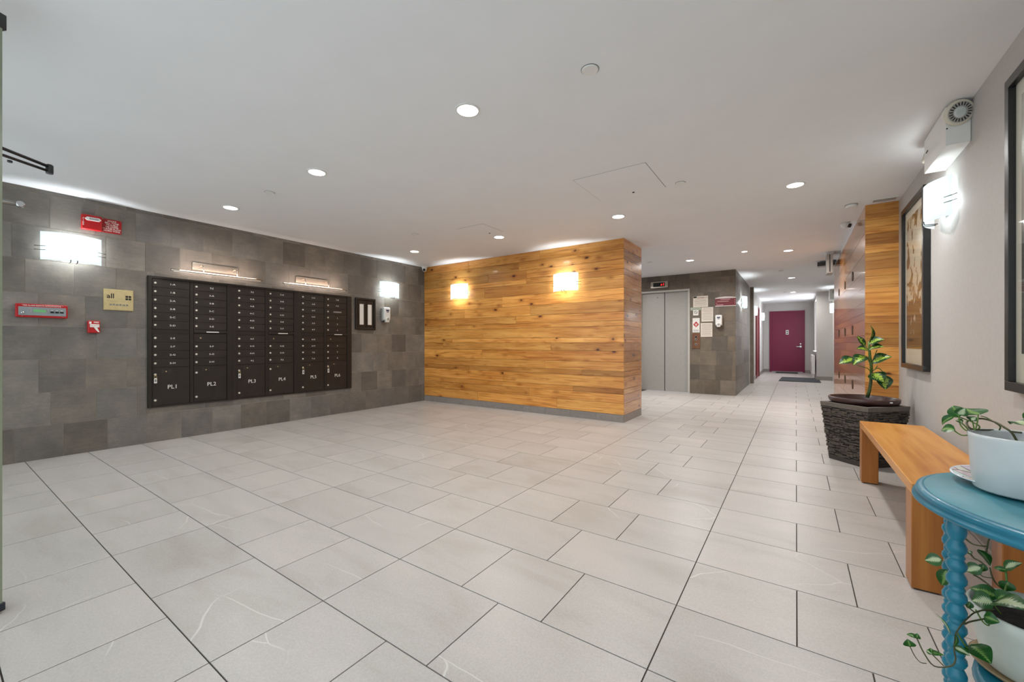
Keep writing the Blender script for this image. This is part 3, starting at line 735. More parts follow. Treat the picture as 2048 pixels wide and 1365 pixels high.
def sanitizer(fr, u, z, label, k=1.0):
    t = thing('sanitizer_dispenser', label, 'dispenser', fr @ T((u, z, .005)), 'hand sanitizer dispensers')
    box('back_shell', -.062 * k, .062 * k, -.10 * k, .115 * k, 0, .055 * k, STEELG, t, .012 * k)
    box('front_cover', -.063 * k, .063 * k, -.088 * k, .125 * k, .04 * k, .105 * k, WPL, t, .018 * k)
    box('push_bar', -.036 * k, .036 * k, -.125 * k, -.04 * k, .06 * k, .116 * k, WPL, t, .014 * k)
    lathe('push_button', [(.022 * k, 0), (.022 * k, .006 * k), (.014 * k, .01 * k)], STEELG, t, (0, -.07 * k, .113 * k), 16)
    box('nozzle', -.03 * k, .03 * k, -.118 * k, -.09 * k, .01, .06 * k, BLACK, t, .004)
    for (a, y, h_) in ((.03, .072, .012), (.018, .046, .007)): box('brand_mark', -a * k, a * k, (y - h_) * k, (y + h_) * k, .104 * k, .1065 * k, NAVY, t)
sanitizer(FL, 4.44, 1.535, 'white hand sanitizer dispenser on the slate wall below the sconce')
sanitizer(FE, -1.297, 1.52, 'white hand sanitizer dispenser on the elevator wall beneath the maroon sign')

# ------------------------------------------------------------------ mailboxes
TOP, BOT = 1.757, .388
def cabinet(u0, u1, cols, label):
    t = thing('mailbox_cabinet', label, 'mailbox', FL @ T((u0, MAIL[2], .0)), 'recessed mailbox cabinets')
    W_ = u1 - u0; Hh = MAIL[3] - MAIL[2]
    box('back_panel', 0, W_, 0, Hh, 0.0, .012, BRONZE, t)
    def fr(a, b, c, d, n=.026): box('frame', a, b, c, d, .010, n, BRONZE, t, .002)
    c0, c1, c2, c3 = cols[0][0] - u0, cols[0][1] - u0, cols[1][0] - u0, cols[1][1] - u0
    zt, zbm = TOP - MAIL[2], BOT - MAIL[2]
    fr(0, W_, zt + .002, Hh); fr(0, W_, 0, zbm - .002); fr(0, c0 - .002, 0, Hh, .030); fr(c1 + .002, c2 - .002, zbm, zt); fr(c3 + .002, W_, 0, Hh, .030)
    for (ua, ub, names, kind, parcel) in cols:
        a, b = ua - u0, ub - u0; z = zt; k = .0905; w_ = b - a
        def door(z1, z0, s, name='mailbox_door'):
            d = box(name, a + .0015, b - .0015, z0 + .0018, z1 - .0018, .012, .021, BRONZE2, t, .0015)
            if s:
                lathe('lock', [(.0115, 0), (.0115, .004), (.007, .006)], LOCK, d, (a + .026, (z0 + z1) / 2, .021), 14)
                text('number', s, .026, a + w_ * .53, (z0 + z1) / 2 - .002, .0213, WTXT, d, width=1.3, bold=.0002)
            return d
        for s in names[:6]: door(z, z - k, s); z -= k
        if kind == 'gap':
            box('rail', a, b, z - .048, z - .003, .012, .017, BRONZE, t); z -= .05
        else:
            box('mail_slot', a, b, z - .03, z - .004, .012, .034, BRONZE2, t, .002)
            box('slot_label', a + w_ * .36, a + w_ * .74, z - .026, z - .016, .034, .0352, WTXT, t); z -= .04
            d = door(z, z - .10, None, 'service_plate')
            lathe('lock', [(.008, 0), (.008, .003)], BRASS, d, (a + w_ * .2, z - .05, .021), 10); z -= .102
        rest = names[6:]; k2 = (z - (.80 - MAIL[2])) / len(rest)
        for s in rest: door(z, z - k2, s); z -= k2
        d = door(z - .003, zbm, None, 'parcel_door')
        text('number', parcel, .062, a + w_ * .53, (z + zbm) / 2 - .012, .0213, WTXT, d)
        for zz in (z - .075, zbm + .06): lathe('lock', [(.012, 0), (.012, .005), (.007, .008)], LOCK, d, (a + .026, zz, .021), 14)
        lathe('keeper_lock', [(.007, 0), (.007, .003)], BRASS, d, (a + w_ * .36, z - .045, .021), 10)
        for (x, y) in ((.27, .03), (.27, .052), (.45, .03), (.45, .052)): box('stamped_mark', a + w_ * x - .006, a + w_ * x + .006, z - y - .001, z - y + .001, .0208, .0216, GREYINK, d)
        if parcel in ('PL1', 'PL3', 'PL5', 'PL6'):
            q = thing('key_tag', 'brass key with a white tag hanging from the lock of parcel locker ' + parcel, 'key', FL @ T((a + u0 + .026, z + MAIL[2] - .075, .027)), 'keys in parcel locker locks')
            box('key_bow', -.008, .008, -.016, .0, .001, .004, BRASS, q, .0012); ring('key_ring', .010, .0125, .002, BRASS, q, (0, -.024, .004), 18)
            box('tag', -.0125, .0125, -.092, -.038, .003, .007, PAPER2, q, .001); box('tag_print', -.007, .007, -.078, -.05, .007, .0074, GREYINK, q)
c1_ = (1.431, 1.763, ['1-A', '1-B', '2-A', '2-B', '2-C', '2-D', '2-E', '2-F', '2-G', '2-H'], 'gap', 'PL1')
c2_ = (1.800, 2.131, ['2-J', '3-A', '3-B', '3-C', '3-D', '3-E', '3-F', '3-G', '3-H'], 'slot', 'PL2')
c3_ = (2.240, 2.567, ['3-J', '4-A', '4-B', '4-C', '4-D', '4-E', '4-F', '4-G', '4-H', '4-J'], 'gap', 'PL3')
c4_ = (2.607, 2.936, ['5-A', '5-B', '5-C', '5-D', '5-E', '5-F', '5-G', '5-H', '5-J'], 'slot', 'PL4')
c5_ = (3.038, 3.375, ['6-A', '6-B', '6-C', '6-D', '6-E', '6-F', '6-G', '6-H', '6-J', '7-A'], 'gap', 'PL5')
c6_ = (3.412, 3.745, ['7-B', '7-C', 'CONDO', '1', '2', '3', '4', '5', '6'], 'slot', 'PL6')
cabinet(MAIL[0], 2.188, (c1_, c2_), 'dark bronze mailbox cabinet at left with parcel lockers PL1 and PL2')
cabinet(2.188, 2.985, (c3_, c4_), 'dark bronze mailbox cabinet in the middle with parcel lockers PL3 and PL4')
cabinet(2.985, MAIL[1], (c5_, c6_), 'dark bronze mailbox cabinet at right with parcel lockers PL5 and PL6')

# ------------------------------------------------------------------ elevator wall fittings
t = thing('floor_indicator', 'brass framed floor indicator with red display above the elevator door', 'display', FE @ T((-2.50, 2.368, .0)))
box('bezel', -.185, .185, -.07, .07, 0, .02, NICKEL, t, .004); box('screen', -.13, .12, -.046, .046, .019, .023, BLACK, t)
prism('arrow', [(.03, -.02), (.07, -.02), (.05, .022)], .023, .0245, LED, t); text('digit', '1', .075, .095, 0, .0233, LED, t, bold=.002)
t = thing('call_panel', 'copper coloured elevator call panel with two round buttons', 'control panel', FE @ T((-1.742, 1.115, 0)))
box('plate', -.078, .078, -.165, .165, 0, .012, mat('copper_panel', (150, 108, 84), .35, .7, var=.1), t, .003)
for y, m_ in ((.085, BLACK), (.03, CHROME), (-.075, CHROME)):
    ring('button_ring', .02, .027, .006, NICKEL, t, (0, y, .012), 18); lathe('button', [(.019, 0), (.019, .007), (.014, .010)], m_, t, (0, y, .012), 16)
t = thing('fire_notice', 'white fire notice with a red diamond above the elevator call buttons', 'notice', FE @ T((-1.742, 1.445, 0)))
box('sheet', -.07, .07, -.15, .155, 0, .004, PAPER2, t)
prism('red_diamond', [(-.058, .02), (0, .082), (.058, .02), (0, -.042)], .004, .0048, REDINK, t); prism('white_mark', [(-.03, .034), (.03, .034), (.03, .022), (.008, .022), (.008, -.016), (-.008, -.016), (-.008, .022), (-.03, .022)], .0048, .0053, PAPER2, t)
for y in (-.095, -.112, -.128): box('printed_line', -.055, .055, y - .003, y + .003, .004, .0045, GREYINK, t)
def notice(u, z, w_, h_, label, lines, head=None, m=PAPER, grid=False, fr=FE, thick=.003):
    t = thing('paper_notice', label, 'notice', fr @ T((u, z, 0)), 'notices beside the elevator')
    box('sheet', -w_ / 2, w_ / 2, -h_ / 2, h_ / 2, 0, thick, m, t)
    y = h_ / 2 - .03
    if head: text('heading', head, .034, 0, y - .012, thick + .0003, REDINK, t); y -= .045
    for i in range(lines):
        yy = y - (y + h_ / 2 - .015) * i / max(1, lines); ww_ = w_ * (.42 if i % 3 else .36)
        box('printed_line', -ww_, ww_, yy - .0025, yy + .0025, thick, thick + .0005, GREYINK, t)
    return t
n1 = notice(-1.655, 1.946, .29, .232, 'cream notice with a dark top band, highest beside the elevator', 6, 'NOTICE')
box('dark_band', -.14, -.075, .078, .112, .003, .0037, INK, n1); box('dark_rule', -.075, .14, .078, .084, .003, .0037, INK, n1)
notice(-1.752, 1.796, .205, .058, 'narrow pale green strip notice beside the elevator frame', 2, None, mat('pale_green_strip', (170, 178, 160), .7))
t = thing('no_smoking_sign', 'small square white sign with a crossed circle beside the elevator', 'sign', FE @ T((-1.748, 1.712, 0)))
box('plate', -.053, .053, -.056, .056, 0, .004, PAPER2, t); ring('circle', .026, .033, .001, INK, t, (0, .01, .004), 22)
prism('bar', [(-.024, .026), (-.019, .031), (.024, -.007), (.019, -.012)], .004, .005, INK, t)
n2 = notice(-1.525, 1.67, .225, .30, 'framed typed notice in the middle beside the elevator', 10)
for (a, b, c, d) in ((-.118, .118, .15, .157), (-.118, .118, -.157, -.15), (.1125, .118, -.15, .15)): box('thin_frame', a, b, c, d, 0, .006, GREYINK, n2)
notice(-1.54, 1.346, .225, .29, 'cream table chart notice lowest beside the elevator', 12)
t = thing('direction_sign', 'maroon directory sign with an arched silver top on the elevator wall', 'sign', FE @ T((-1.185, 1.905, 0)))
box('panel', -.19, .19, -.068, .078, 0, .012, MAROON2, t)
prism('arched_top', [(-.19, .078), (.19, .078), (.19, .094), (.1, .112), (0, .118), (-.1, .112), (-.19, .094)], 0, .014, mat('sign_silver', (206, 196, 192), .4), t); box('bottom_strip', -.19, .19, -.084, -.068, 0, .014, mat('sign_silver', (206, 196, 192), .4), t)
for i, (a, b, y) in enumerate(((-.09, .09, .058), (-.15, .06, .02), (-.17, -.155, -.015), (-.17, -.04, -.05), (.165, .178, .035), (.165, .178, 0), (.165, .178, -.03))): box('lettering_row', a, b, y - .007, y + .006, .012, .0128, mat('sign_print', (190, 150, 150), .6), t)

# corridor bits
box_m = thing('floor_mat', 'long charcoal floor mat across the corridor before the grey pier', 'mat', (0.1, 14.85, 0))
prism('pad', [(-.46, .62), (-.50, -1.0), (.46, -1.0), (.46, -.08), (.37, .62)], .001, .012, RUBBER, box_m); prism('edge_strip', [(-.50, -1.0), (-.50, -1.06), (.46, -1.06), (.46, -1.0)], .001, .008, BLACK, box_m)
dm = thing('door_mat', 'small dark doormat at the maroon end door', 'mat', (-.27, 17.85, 0)); box('pad', -.33, .33, -.32, .32, .001, .012, RUBBER, dm, .002); box('ridge_border', -.34, .34, -.34, -.32, .001, .009, BLACK, dm)
t = thing('convector_heater', 'narrow white heater unit beneath the corridor window', 'heater', (.42, 16.2, 0))
box('casing', -.02, .06, -.6, .6, .12, .70, WPL, t, .006)
for i in range(6): box('louver', -.026, -.018, -.5, .5, .2 + i * .05, .225 + i * .05, STEELG, t)
for y in (-.5, .5): box('foot', -.01, .05, y - .03, y + .03, 0, .12, WPL, t)
t = thing('exit_sign', 'grey exit sign box seen edge on under the corridor ceiling', 'exit sign', (.455, 8.6, ZC2))
box('body', -.04, .04, -.15, .15, -.35, -.035, STEELG, t, .004); box('canopy', -.055, .055, -.09, .09, -.035, 0, WPL, t, .003); box('edge_groove', -.006, .006, -.153, -.149, -.33, -.05, DARKALU, t)
t = thing('ceiling_bracket', 'flat dark edged bracket just under the ceiling behind the exit sign', 'bracket', (.46, 9.45, ZC2))
box('plate', -.13, .12, -.12, .12, -.085, -.03, STEELG, t, .003); box('rim', -.138, .12, -.128, -.12, -.092, -.024, DARKALU, t); box('hanger', .02, .10, -.05, .05, -.03, 0, DARKALU, t)
# dark rings on the glossy planks
names = (('nearest', 6.62), ('middle', 7.57), ('farthest', 8.57))
for zlab, z in (('upper', 1.895), ('middle', 1.225), ('lower', .55)):
    for nm, y in names:
        t = thing('wall_ring', '%s round dark ring in the %s row on the glossy plank wall' % (nm, zlab), 'wall ring', FPS @ T((-y, z, .0015)), 'dark rings on the glossy plank wall')
        ring('ring', .052, .060, .004, BRONZE, t, (0, 0, 0), 26); disk('recess', .052, .001, mat('ring_recess', (92, 64, 40), .5), t, (0, 0, 0), 24)

def emergency_light(X, Y, L, z0, z1, dpt, label, far):
    t = thing('emergency_light', label, 'emergency light', (X, Y, 0), 'twin head emergency lights')
    box('battery_box', -dpt, 0, -L / 2, L / 2, z0, z1, WPL, t, .003); box('end_cover', -dpt + .012, -.004, -L / 2 - .004, -L / 2 + .002, z0 + .003, z1, WPL, t); disk('screw', .004, .003, INK, t, (-dpt + .006, -L / 2 - .001, z0 + .10), 8, Matrix.Rotation(PI / 2, 4, 'X'))
    box('indicator', -dpt - .003, -dpt, L / 2 - .10, L / 2 - .055, z0 + .12, z0 + .128, BLACK, t)
    for s in (-1, 1):
        if s < 0: loc = (-.058, -L / 2 - .035, z1 - .062); rot = Matrix.Rotation(math.radians(18), 4, 'Z') @ Matrix.Rotation(math.radians(105), 4, 'X')
        else: loc = (-dpt * .7, L / 2 + .045, z1 - .075); rot = Matrix.Rotation(math.radians(60), 4, 'Z') @ Matrix.Rotation(math.radians(-40), 4, 'Y') @ Matrix.Rotation(math.radians(-60), 4, 'X')
        hd = lathe('lamp_head', [(.028, -.05), (.052, -.036), (.066, -.01), (.07, .0), (.067, .010), (.058, .012)], mat('aged_cream_plastic', (214, 208, 190), .45), t, loc, 30, rot)
        m4 = T(loc) @ rot
        a = ring('reflector', .030, .056, .003, STEELG, None, segs=24); a.matrix_basis = m4 @ T((0, 0, .0115)); attach(a, t)
        a = lathe('lamp_lens', [(.031, 0), (.031, .004), (.022, .009), (.01, .006)], mat('lamp_glass', (200, 206, 204), .12, 0, coat=.4), None, segs=20); a.matrix_basis = m4 @ T((0, 0, .0115)); attach(a, t)
        for k in range(20 if s < 0 and not far else 0):
            q = 2 * PI * k / 20
            a = box('fin_slot', -.0085, .0085, -.0028, .0028, 0, .0015, BLACK, None); a.matrix_basis = m4 @ Matrix.Rotation(q, 4, 'Z') @ T((.0435, 0, .0142)); attach(a, t)
        tube('swivel', [(loc[0], s * (L / 2 - .005), loc[2]), (loc[0], s * (L / 2 + .012), loc[2])], .018, WPL, t, 10)
emergency_light(XR, 3.712, .49, 2.232, 2.462, .105, 'white twin head emergency light on the grey wall above the sconce', False)
emergency_light(.86, 13.2, .45, 2.16, 2.42, .16, 'white twin head emergency light far down the corridor past the glossy planks', True)

# ------------------------------------------------------------------ framed pictures
def picture(y0, y1, label, artm):
    u = -(y0 + y1) / 2; w_, h_ = (y1 - y0) / 2, .71
    t = thing('framed_picture', label, 'picture', FR @ T((u, 1.555, .002)), 'framed pictures on the grey wall')
    b_ = .042
    for (a, b, c, d) in ((-w_, w_, h_ - b_, h_), (-w_, w_, -h_, -h_ + b_), (-w_, -w_ + b_, -h_ + b_, h_ - b_), (w_ - b_, w_, -h_ + b_, h_ - b_)): box('frame_bar', a, b, c, d, 0, .040, BFRAME, t, .002)
    box('mat_board', -w_ + b_, w_ - b_, -h_ + b_, h_ - b_, .004, .016, MATB, t)
    box('print', -w_ + .10, w_ - .10, -h_ + .17, h_ - .11, .016, .0172, artm, t)
    box('glass', -w_ + b_, w_ - b_, -h_ + b_, h_ - b_, .024, .026, ARGLASS, t)
picture(4.335, 5.135, 'black framed brown and cream woodcut print nearest the wood pillar', print_mat('brown_woodcut', (112, 74, 46), (226, 210, 192), 'woodcut'))
picture(2.06, 2.858, 'black framed picture cut by the right edge of the view', print_mat('grey_photo_print', (60, 60, 66), (200, 190, 180), 'photo'))

# ------------------------------------------------------------------ bench
t = thing('bench', 'low orange wooden bench with square legs along the grey wall', 'bench', (.41, 2.44, 0))
BX, BY, BZ = .36, 1.75, .456
box('top', 0, BX, 0, BY, BZ - .045, BZ, BENCHW, t, .003)
for (x, y) in ((0, 0), (BX - .098, 0), (0, BY - .11), (BX - .098, BY - .11)):
    lg = box('leg', x, x + .098, y, y + .11, .006, BZ - .0455, LEGW, t, .003); box('foot_pad', x + .01, x + .088, y + .01, y + .10, 0, .006, BLACK, lg)

# ------------------------------------------------------------------ stone planter and potted dumb cane
t = thing('stone_planter', 'tall square planter clad in stacked dark slate strips beside the bench', 'planter', (.494, 4.80, 0))
def ringpts(hd, z): return [(-hd, 0, z), (0, -hd, z), (hd, 0, z), (0, hd, z)]
HB, HT_, ZT = .235, .302, .52
vs = ringpts(HB, 0) + ringpts(HT_, ZT) + ringpts(HT_ - .045, ZT) + ringpts(HB + .0, .12)
fs = [(3, 2, 1, 0)] + [(i, (i + 1) % 4, 4 + (i + 1) % 4, 4 + i) for i in range(4)] + [(4 + i, 4 + (i + 1) % 4, 8 + (i + 1) % 4, 8 + i) for i in range(4)] + [(8 + i, 8 + (i + 1) % 4, 12 + (i + 1) % 4, 12 + i) for i in range(4)] + [(12, 13, 14, 15)]
link('shell', mesh_of(vs, fs), mat('planter_dark_core', (40, 36, 33), .9), t)
def band(name, z0, z1, out, m):
    h0, h1 = HB + (HT_ - HB) * z0 / ZT + out, HB + (HT_ - HB) * z1 / ZT + out
    v_ = ringpts(h0, z0) + ringpts(h1, z1) + ringpts(h1 - .06, z1) + ringpts(h0 - .06, z0)
    f_ = [(i + a * 4, (i + 1) % 4 + a * 4, (i + 1) % 4 + ((a + 1) % 4) * 4, i + ((a + 1) % 4) * 4) for a in range(4) for i in range(4)]
    return link(name, mesh_of(v_, f_), m, t)
band('rim', ZT - .035, ZT + .003, .006, STONER); band('foot_band', 0.0, .04, .006, mat('planter_foot', (66, 60, 55), .8))
sv, sf = [], []
for side in range(4):
    a = PI * 1.25 + side * PI / 2; nrm = Vector((math.cos(a), math.sin(a), 0)); tg = Vector((-math.sin(a), math.cos(a), 0))
    z = .042
    while z < ZT - .04:
        hh = R.uniform(.005, .0095); hd = HB + (HT_ - HB) * z / ZT; half = hd / math.sqrt(2); s = -half
        while s < half:
            L_ = R.uniform(.02, .075); e = min(s + L_, half + R.uniform(0, .006)); o_ = R.choice([-.003, 0, .002, .004, .006, .009, .012])
            i = len(sv); p0 = nrm * (half - .006)
            for (q, nn, zz) in ((s, 0, z), (e, 0, z), (e, 1, z), (s, 1, z), (s, 0, z + hh), (e, 0, z + hh), (e, 1, z + hh), (s, 1, z + hh)):
                v_ = p0 + tg * (q + (R.uniform(-.001, .001))) + nrm * ((.006 + o_) * nn); sv.append((v_.x, v_.y, zz - .0008))
            sf.extend([tuple(i + k for k in f) for f in BOXF]); s = e + .003
        z += hh + .0018
o = link('slate_strips', mesh_of(sv, sf), STONE, t); o['kind'] = 'stuff'; o['label'] = 'stacked thin slate strips'

YD = 4.86
t = thing('potted_dumb_cane', 'dumb cane with speckled green leaves in a brown pot on the stone planter', 'plant', (.50, YD, .40))
pot_r = [(.15, 0), (.19, .11), (.206, .125), (.245, .135), (.25, .15), (.252, .172), (.244, .176), (.236, .168), (.225, .13), (.215, .118)]
lathe('pot', pot_r, BROWNPOT, t, segs=48); lathe('soil', [(.214, .108), (.214, .122), (.12, .13)], SOIL, t, segs=32)
box('white_tag', .13, .17, -.20, -.185, .155, .164, WPL, t)
org = Vector((.50, YD, .40))
def D(px, py, dy=0.0): return at(px, py, YD + dy) - org
def Z(x, y): return (1660 + x / 6.2067, 600 + y / 6.2067)
def leaf(name, B, Tp, width, m, parent, hint, fold=.25, arch=.12, heart=False, twist=0.0):
    B, Tp = Vector(B), Vector(Tp); ax = Tp - B; L_ = ax.length; axn = ax.normalized()
    nrm = Vector(hint); nrm = (nrm - axn * nrm.dot(axn)).normalized(); sd = axn.cross(nrm).normalized()
    nt_, ns = 10, 6; vs, fs, uvs = [], [], []
    for i in range(nt_ + 1):
        tt = i / nt_
        pr = (math.sin(PI * tt ** .62) ** .85 if heart else math.sin(PI * tt ** .88) ** .9) if 0 < tt < 1 else .02
        back = -.10 * L_ if heart else 0
        for j in range(ns + 1):
            s = -1 + 2 * j / ns
            lobe = back * abs(s) * max(0, 1 - tt * 4) if heart else 0
            p = B + ax * tt + axn * lobe + sd * (s * width / 2 * pr) + nrm * (fold * width * abs(s) * pr * .5 + arch * L_ * math.sin(PI * tt) - arch * L_ * .6 * tt * tt + .012 * width * math.sin(9 * tt + 3 * s))
            vs.append(p); uvs.append((j / ns, tt))
    for i in range(nt_):
        for j in range(ns):
            a = i * (ns + 1) + j; fs.append((a, a + 1, a + ns + 2, a + ns + 1))
    c = sum(vs, Vector()) / len(vs)
    me = bpy.data.meshes.new('leaf'); me.from_pydata([v - c for v in vs], [], fs); uv = me.uv_layers.new(name='UVMap')
    for lp in me.loops: uv.data[lp.index].uv = uvs[lp.vertex_index]
    for p in me.polygons: p.use_smooth = True
    return link(name, me, m, parent, T(c))
tube('stem', [D(*Z(462, 1215)), D(*Z(490, 1120)), D(*Z(507, 1030)), D(*Z(508, 950)), D(*Z(515, 860)), D(*Z(498, 740)), D(*Z(488, 640)), D(*Z(486, 540))], [.0135, .013, .012, .011, .0105, .010, .009, .007], STALK, t, 9)
tube('upper_stem', [D(*Z(514, 890), -.003), D(*Z(512, 800), -.004), D(*Z(494, 700), -.004), D(*Z(487, 600), -.003), D(*Z(484, 520))], [.0118, .0114, .0108, .0096, .0075], STEM, t, 9)
for pts in ([(512, 800), (545, 720), (585, 622)], [(505, 900), (460, 850), (320, 812)], [(535, 880), (570, 850), (588, 820)], [(515, 880), (490, 780), (452, 700)], [(530, 880), (600, 850), (660, 900), (680, 930)], [(490, 640), (450, 590), (430, 560)]):
    tube('petiole', [D(*Z(*p), -.01) for p in pts], .0035, STEM, t, 6, 4)
CAMV = Vector((-.10, -1, .35))
leaf('leaf', D(*Z(486, 520)), D(*Z(515, 312), .02), .062, LEAFD, t, (.9, -.5, .1), .35, .10)
leaf('leaf', D(*Z(436, 575)), D(*Z(335, 445), -.03), .046, LEAFD, t, (-.2, -.8, .6), .5, .05)
leaf('leaf', D(*Z(486, 548), -.01), D(*Z(668, 485), -.06), .092, LEAFD, t, (.1, -.75, .7), .25, .10)
leaf('leaf', D(*Z(478, 625), -.02), D(*Z(662, 575), -.09), .090, LEAFD, t, (.1, -.7, .8), .2, .12)
leaf('leaf', D(*Z(478, 640), -.02), D(*Z(338, 600), -.10), .080, LEAFD, t, (-.1, -.75, .7), .25, .10)
leaf('leaf', D(*Z(455, 700), -.03), D(*Z(285, 800), -.12), .110, LEAFD, t, (-.1, -.7, .7), .22, .14)
leaf('leaf', D(*Z(318, 735), -.02), D(*Z(112, 788), -.08), .105, LEAFD, t, (-.05, -.75, .75), .22, .08)
leaf('leaf', D(*Z(520, 785), -.03), D(*Z(758, 700), -.10), .118, LEAFD, t, (.1, -.72, .7), .22, .12)
leaf('leaf', D(*Z(515, 910), -.05), D(*Z(668, 1015), -.14), .135, LEAFD, t, (.2, -.85, .4), .12, .10)
leaf('leaf', D(*Z(655, 925), -.03), D(*Z(690, 1112), -.12), .115, LEAFD, t, (.1, -.95, .15), .12, .06)

# ------------------------------------------------------------------ teal table with pothos pots
ZTB = .735; TX, TY, TR = .512, 1.285, .292
t = thing('side_table', 'round teal painted side table with bobbin turned legs', 'table', (TX, TY, 0))
lathe('tabletop', [(.15, ZTB - .036), (TR - .035, ZTB - .036), (TR - .012, ZTB - .032), (TR, ZTB - .024), (TR - .001, ZTB - .019), (TR - .010, ZTB - .015), (TR - .006, ZTB - .010), (TR - .008, ZTB - .004), (TR - .018, ZTB)], TEAL, t, segs=72)
lathe('top_surface', [(TR - .019, ZTB - .002), (TR - .021, ZTB + .0008), (.1, ZTB + .001)], TEALTOP, t, segs=64)
prof = [(.014, 0), (.015, .03)]
z = .045
while z < .585:
    prof += [(.0105, z), (.0135, z + .004), (.0165, z + .011), (.0160, z + .018), (.0118, z + .0245), (.0112, z + .026), (.0132, z + .029), (.0132, z + .032), (.0112, z + .035),
             (.0118, z + .038), (.0160, z + .0445), (.0165, z + .052), (.0135, z + .060), (.0105, z + .066)]; z += .067
prof += [(.0105, z), (.0150, z + .010), (.0165, z + .020), (.0150, z + .034), (.0122, z + .050), (.0128, z + .058), (.0150, z + .066), (.0152, z + .0665), (.0156, ZTB - .04), (.016, ZTB - .0355)]
for (lx, ly) in ((.278, 1.243), (.320, 1.475), (.56, 1.06), (.70, 1.42)):
    lathe('leg', prof, TEAL, t, (lx - TX, ly - TY, 0), 20)
ZS = .350
lathe('lower_shelf', [(.10, ZS - .022), (.205, ZS - .022), (.216, ZS - .016), (.214, ZS - .006), (.206, ZS)], TEAL, t, (0.02, 0.0, 0), segs=48)

PXC, PYC = .40, 1.34
t = thing('painted_plate', 'white plate with a painted pattern beneath the white pot', 'plate', (.428, 1.40, ZTB + .001))
lathe('plate', [(.06, 0), (.07, .002), (.105, .010), (.124, .017), (.1235, .0195), (.104, .0135), (.07, .006), (.03, .005)], mat('plate_glaze', (214, 222, 230), .2, coat=.3), t, segs=56)
lathe('painted_rim', [(.075, .0068), (.104, .0139), (.1195, .0188), (.118, .0195), (.102, .0150), (.06, .0075)], plate_mat(), t, segs=56)
t = thing('potted_pothos', 'trailing pothos in a white ceramic pot on the teal table', 'plant', (PXC, PYC, ZTB + .007))
lathe('pot', [(.0715, 0), (.0745, .004), (.0785, .06), (.082, .112), (.082, .119), (.079, .121), (.0755, .115), (.072, .085)], CERAMIC, t, segs=64, flute=(24, .006))
lathe('soil', [(.072, .078), (.072, .092), (.035, .098)], SOIL, t, segs=28)
sv, sf = [], []
for k in range(60):
    a, rr = R.uniform(0, 2 * PI), R.uniform(.0, .068); s = R.uniform(.003, .008); c = Vector((rr * math.cos(a), rr * math.sin(a), .094 + R.uniform(0, .006))); i = len(sv)
    for d in ((1, 0, 0), (-1, 0, 0), (0, 1, 0), (0, -1, 0), (0, 0, 1), (0, 0, -1)): sv.append(c + Vector(d) * s * R.uniform(.6, 1.2))
    sf += [(i + p, i + q, i + r_) for p in (0, 1) for q in (2, 3) for r_ in (4, 5)]
o = link('soil_crumbs', mesh_of(sv, sf), SOIL, t); o['kind'] = 'stuff'
org2 = Vector((PXC, PYC, ZTB + .007))
def Q(x, y, Y): return at(1880 + x / 11.375, 800 + y / 11.375, Y) - org2
for pts, Y in (([(1760, 960, 1.33), (1640, 760, 1.33), (1480, 640, 1.34), (1250, 510, 1.36), (950, 430, 1.38), (700, 460, 1.40), (610, 510, 1.40), (640, 610, 1.38), (740, 670, 1.37), (1000, 685, 1.40), (1300, 690, 1.42), (1600, 720, 1.42), (1850, 750, 1.40)], 0),
               ([(1350, 690, 1.41), (1370, 610, 1.40), (1250, 520, 1.38), (1060, 410, 1.39), (930, 370, 1.40)], 0),
               ([(870, 680, 1.37), (900, 610, 1.37), (800, 540, 1.37), (560, 440, 1.38), (440, 400, 1.38), (310, 390, 1.39)], 0),
               ([(800, 700, 1.36), (830, 600, 1.36), (860, 450, 1.36), (870, 340, 1.37)], 0), ([(780, 690, 1.36), (750, 540, 1.37), (700, 400, 1.38)], 0),
               ([(660, 720, 1.36), (560, 680, 1.36), (470, 580, 1.37), (440, 480, 1.37), (430, 360, 1.37)], 0), ([(650, 690, 1.37), (560, 590, 1.37), (490, 530, 1.37)], 0),
               ([(640, 810, 1.35), (500, 810, 1.35), (400, 760, 1.35), (310, 690, 1.35)], 0)):
    P_ = [Q(*p) for p in pts]
    tube('stem', P_, .0021 if len(P_) > 6 else .0014, VINE if len(P_) > 6 else STEM, t, 6, 4)
def lf(b, tp, wd, m, hint, fold=.25, arch=.1): return leaf('leaf', Q(*b), Q(*tp), wd, m, t, hint, fold, arch, True)
lf((430, 370, 1.37), (280, 130, 1.39), .030, LEAFP, (-.3, -.9, .2), .3, .05)
lf((440, 330, 1.37), (570, 190, 1.36), .024, LEAFV, (.2, -.8, .5), .3, .05)
lf((880, 330, 1.37), (590, 205, 1.40), .050, LEAFP, (.1, -.75, .6), .1, -.05)
lf((310, 385, 1.39), (30, 570, 1.40), .017, LEAFP, (-.6, -.6, .5), .5, .15)
lf((320, 690, 1.35), (10, 680, 1.37), .024, LEAFP, (-.1, -.8, .6), .3, .15)
lf((500, 520, 1.37), (340, 465, 1.38), .014, LEAFV, (-.1, -.6, .8), .3, .2)
lf((720, 460, 1.38), (630, 370, 1.39), .016, LEAFP, (.2, -.8, .5), .3, .1); lf((720, 460, 1.37), (830, 390, 1.37), .013, LEAFV, (.2, -.8, .5), .3, .1)
lf((1990, 600, 1.30), (1590, 520, 1.34), .034, LEAFV, (.0, -.6, .8), .25, .15)
lf((2080, 560, 1.29), (2400, 420, 1.33), .045, LEAFP, (.0, -.7, .7), .2, .1)

